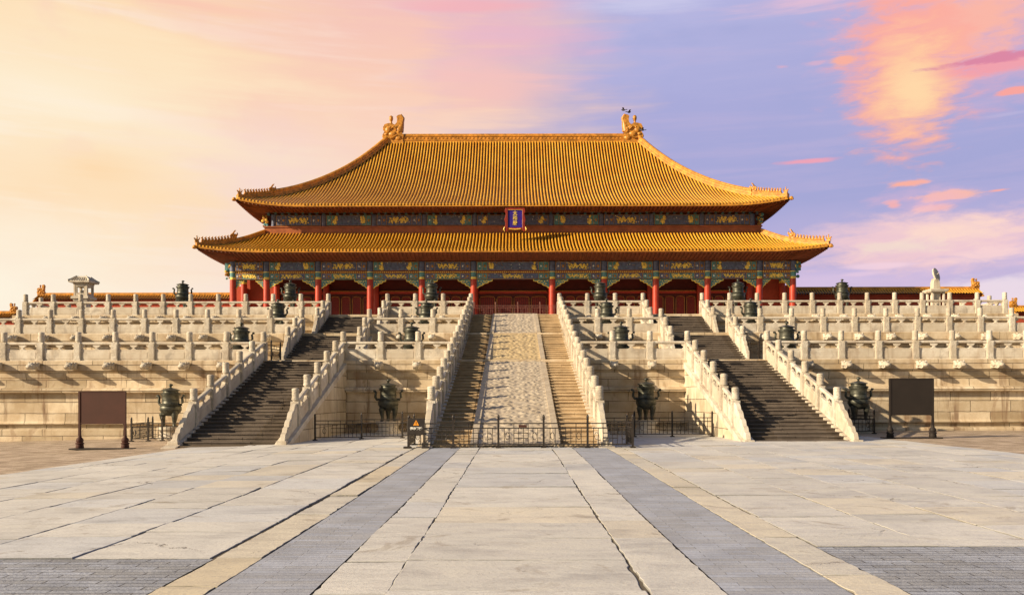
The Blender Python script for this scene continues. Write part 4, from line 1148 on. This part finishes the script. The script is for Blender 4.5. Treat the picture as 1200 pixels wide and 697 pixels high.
x_ = X(1096.5, 63); t = thing('sundial', 'white marble sundial with tilted disc on a legged table, right end of top terrace', 'sundial', (x_, 63, Z3)); t.scale = (.72, .72, 1)
m = MB(); m.box(-.7, .7, -.7, .7, 0, .3)
m.box(-.36, .36, -.36, .36, .3, 1.8)
for sx in (-1, 1):
    for sy in (-1, 1): m.box(*sorted((sx*.66, sx*.46)), *sorted((sy*.66, sy*.46)), .3, 1.8)
obj('stand', m, M['marble'], t, bevel=.02)
m = MB(); m.box(-.88, .88, -.88, .88, 1.80, 1.88); m.box(-.92, .92, -.92, .92, 1.88, 2.02); obj('table_top', m, M['marble'], t, bevel=.02)
m = MB(); m.prism([(-.40, 2.02), (.36, 2.02), (.30, 2.60), (.12, 2.78), (-.24, 2.86), (-.38, 2.5)], -.34, .34, 'y'); obj('block', m, M['marble'], t, bevel=.03)
m = MB(); m.lathe([(.0, -.07), (.53, -.07), (.53, .06), (.42, .06), (.40, .075), (.0, .075)], n=32); m.tube([(0, 0, -.2), (0, 0, .3)], .02, 6, 0)
o = obj('dial_disc', m, M['marble'], t, (.05, -.05, 3.12), smooth=30); o.rotation_euler = (R(68), 0, R(34))

# ------------------------------------------------------------------ notice boards
M['board_dark'] = simple('dark brown board', (.017, .012, .010), .7, 0, .15, 1.5, .05)
def board(label, x, yy, w, h, zb, rz=0, mt='board'):
    z = gz(x, yy)-.01
    t = thing('notice_board', label, 'board', (x, yy, z), rz, group='brown freestanding boards')
    m = MB(); m.box(-w/2, w/2, -.03, .03, zb, zb+h); m.box(-w/2-.02, w/2+.02, -.045, .045, zb+h, zb+h+.04); m.box(-w/2, w/2, -.04, .04, zb-.03, zb+.02)
    for s in (-1, 1): m.prism([(s*(w/2), zb), (s*(w/2-.12), zb), (s*(w/2-.03), zb-.07), (s*w/2, zb-.16)], -.03, .03, 'y')
    obj('panel', m, M[mt], t)
    for s in (-1, 1):
        m = MB(); m.box(s*w/2-.035, s*w/2+.035, -.05, .05, .05, zb+h+.02); obj('post', m, M[mt], t)
        m = MB(); m.lathe([(.13, .04), (.15, .08), (.13, .2), (.16, .22), (.16, .25), (.11, .28), (.14, .34), (.12, .42), (.07, .47), (.06, .55)], cx=s*w/2, n=14); m.prism([(s*(w/2-.05), .35), (s*(w/2+.05), .35), (s*(w/2+.04), .85), (s*(w/2-.04), .85)], -.045, .045, 'y'); obj('drum_foot', m, M[mt], t, smooth=40)
    m = MB(); m.box(-w/2-.32, w/2+.32, -.24, .24, 0, .055); obj('base_plate', m, M['iron'], t, bevel=.01)
board('blank brown board on drum shaped feet standing left of the left staircase', X(120, 33.1), 33.1, 1.76, 1.20, 1.02)
board('blank dark brown board on drum shaped feet standing right of the right staircase', X(1068, 35.6), 35.6, 1.74, 1.46, 1.0, R(-3), 'board_dark')

# ------------------------------------------------------------------ iron fences
IP = MB(); IP.box(-.035, .035, -.035, .035, 0, .98); IP.lathe([(.045, .98), (.05, 1.0), (.03, 1.02), (.05, 1.06), (.03, 1.11), (.0, 1.16)], n=8); IP.box(-.09, .09, -.09, .09, 0, .05)
IPM = IP.mesh('post', M['iron'])
FC = {}
def fpanel(L):
    k = round(L, 2)
    if k in FC: return FC[k]
    m = MB(); a, b = .04, L-.04
    for z in (.13, .68, .84): m.box(a, b, -.02, .02, z-.018, z+.018)
    n = max(4, int(L/.17))
    for i in range(1, n): x = a+(b-a)*i/n; m.box(x-.011, x+.011, -.011, .011, .13, .68 if i % 3 else .84)
    m.box(L*.34, L*.66, -.013, .013, .32, .345); m.box(L*.34, L*.66, -.013, .013, .5, .525)
    for s in (.2, .8): m.tube([(L*s+.07*math.cos(q*math.pi/6), 0, .41+.12*math.sin(q*math.pi/6)) for q in range(13)], .011, 5)
    FC[k] = m.mesh('rail_panel', M['iron']); return FC[k]
def fence(label, pts, z=None, h=1.0, mat=None):
    P = [Vector((x, y, (gz(x, y) if z is None else z)-.004)) for x, y in pts]
    t = thing('iron_fence', label, 'fence', P[0], group='dark iron fences')
    def rm(me):
        if not mat: return me
        k = me.copy(); k.materials.clear(); k.materials.append(mat); return k
    ip = rm(IPM)
    for p in P: o = link('post', ip, t, p-P[0]); o.scale.z = h
    for p, q in zip(P[:-1], P[1:]):
        d = q-p; o = link('rail_panel', rm(fpanel(math.hypot(d.x, d.y))), t, p-P[0], math.atan2(d.y, d.x)); o.scale.z = h
    return t
FY = 29.2
fx = [X(p, FY) for p in (479, 531, 584, 637, 688.5, 741.5)]
fence('long black iron fence across the foot of the central staircase', [(fx[0]-.05, 31.2)]+[(x, FY) for x in fx]+[(fx[-1]+.05, 31.2)])
fence('black iron fence before the burner between the left and central staircases', [(-8.55, 36.4), (-6.6, 36.6), (-4.85, 36.6), (-3.75, 36.4)])
fence('black iron fence before the burner between the central and right staircases', [(3.75, 37.2), (5.2, 37.3), (6.85, 37.3), (8.6, 37.3)])
fence('black iron fence around the burner outside the left staircase', [(X(154, 41), 43.4), (X(154, 40), 40), (X(173.5, 40), 40), (X(190, 40), 40), (-13.9, 40)])
fence('black iron fence around the shaded burner outside the right staircase', [(13.9, 40.2), (15.4, 40.2), (16.9, 40.2), (16.95, 43.4)])
fence('low dark red fence closing the top of the central ramp before the hall', [(X(p, 61.7), 61.7) for p in (556, 581, 607, 633, 653)], Z3+.02, .9, M['fence_red'])
fence('small iron fence on the lowest tier beside the left staircase landing', [(-13.1, 45.8), (-13.1, 47.6)], Z1+.02)
fence('small iron fence on the lowest tier beside the right staircase landing', [(13.1, 45.8), (13.1, 47.6)], Z1+.02)

# warning sign at the left end of the central fence
wx = X(487.5, 29.05); wz = gz(wx, 29.05)
t = thing('warning_sign', 'dark warning sign with orange triangle and white characters at the fence left end', 'sign', (wx, 29.08, wz))
m = MB(); m.box(-.30, .30, -.02, .02, .46, 1.02); obj('board', m, M['iron'], t, bevel=.01)
m = MB(); m.prism([(-.10, .78), (.10, .78), (0, .96)], -.03, -.018, 'y'); obj('triangle', m, M['orange'], t)
m = MB(); m.box(-.012, .012, -.034, -.028, .83, .90); m.box(-.012, .012, -.034, -.028, .80, .818); obj('exclamation_mark', m, M['iron'], t)
o = link('lettering', text_mesh('请勿翻越', .105, .002, M['white'], 'lettering', .004), t, (0, -.025, .67)); o.rotation_euler = (R(90), 0, 0)
for s in (-1, 1):
    m = MB(); m.box(s*.27-.03, s*.27+.03, -.03, .03, .05, .46); m.box(s*.31-.11, s*.31+.11, -.15, .15, 0, .06); obj('leg', m, M['iron'], t)
nx_ = X(612.5, FY)
m = MB(); m.box(-.14, .14, -.012, .012, 0, .09)
tag(obj('small_nameplate', m, M['board'], None, (nx_, FY-.04, gz(nx_, FY)+.70), bevel=.004), 'small blank dark plate hung on the middle of the central fence', 'plate')

# ------------------------------------------------------------------ birds round the right roof dragon
def bird(label, px, py, Y, rz):
    t = MB(); t.ell((0, 0, 0), (.24, .10, .10)); t.ell((.22, 0, .08), (.09, .075, .08)); t.tube([(.29, 0, .08), (.37, 0, .06)], [.03, .005], 5)
    t.prism([(-.2, -.05), (-.48, -.1), (-.48, .1), (-.2, .05)], -.015, .015, 'z')
    for s in (-1, 1): t.add([(.1, s*.06, .05), (-.12, s*.06, .05), (-.22, s*.42, .17), (-.02, s*.5, .2), (.1, s*.06, .03), (-.12, s*.06, .03), (-.22, s*.42, .15), (-.02, s*.5, .18)], [(0, 1, 2, 3), (7, 6, 5, 4), (0, 3, 7, 4), (1, 0, 4, 5), (2, 1, 5, 6), (3, 2, 6, 7)])
    tag(obj('bird', t, M['bird'], None, (X(px, Y), Y, Z(py, Y)), rz, smooth=50), label, 'bird', 'small dark birds by the right roof dragon')
bird('small dark bird highest above the right roof dragon', 731.5, 129.5, 107, 2.6)
bird('small dark bird just above the tail curl and sword hilt of the right roof dragon', 737.5, 132, 107, .5)
bird('small dark bird at the outer right side of the right roof dragon', 753.5, 153, 107, 2.9)
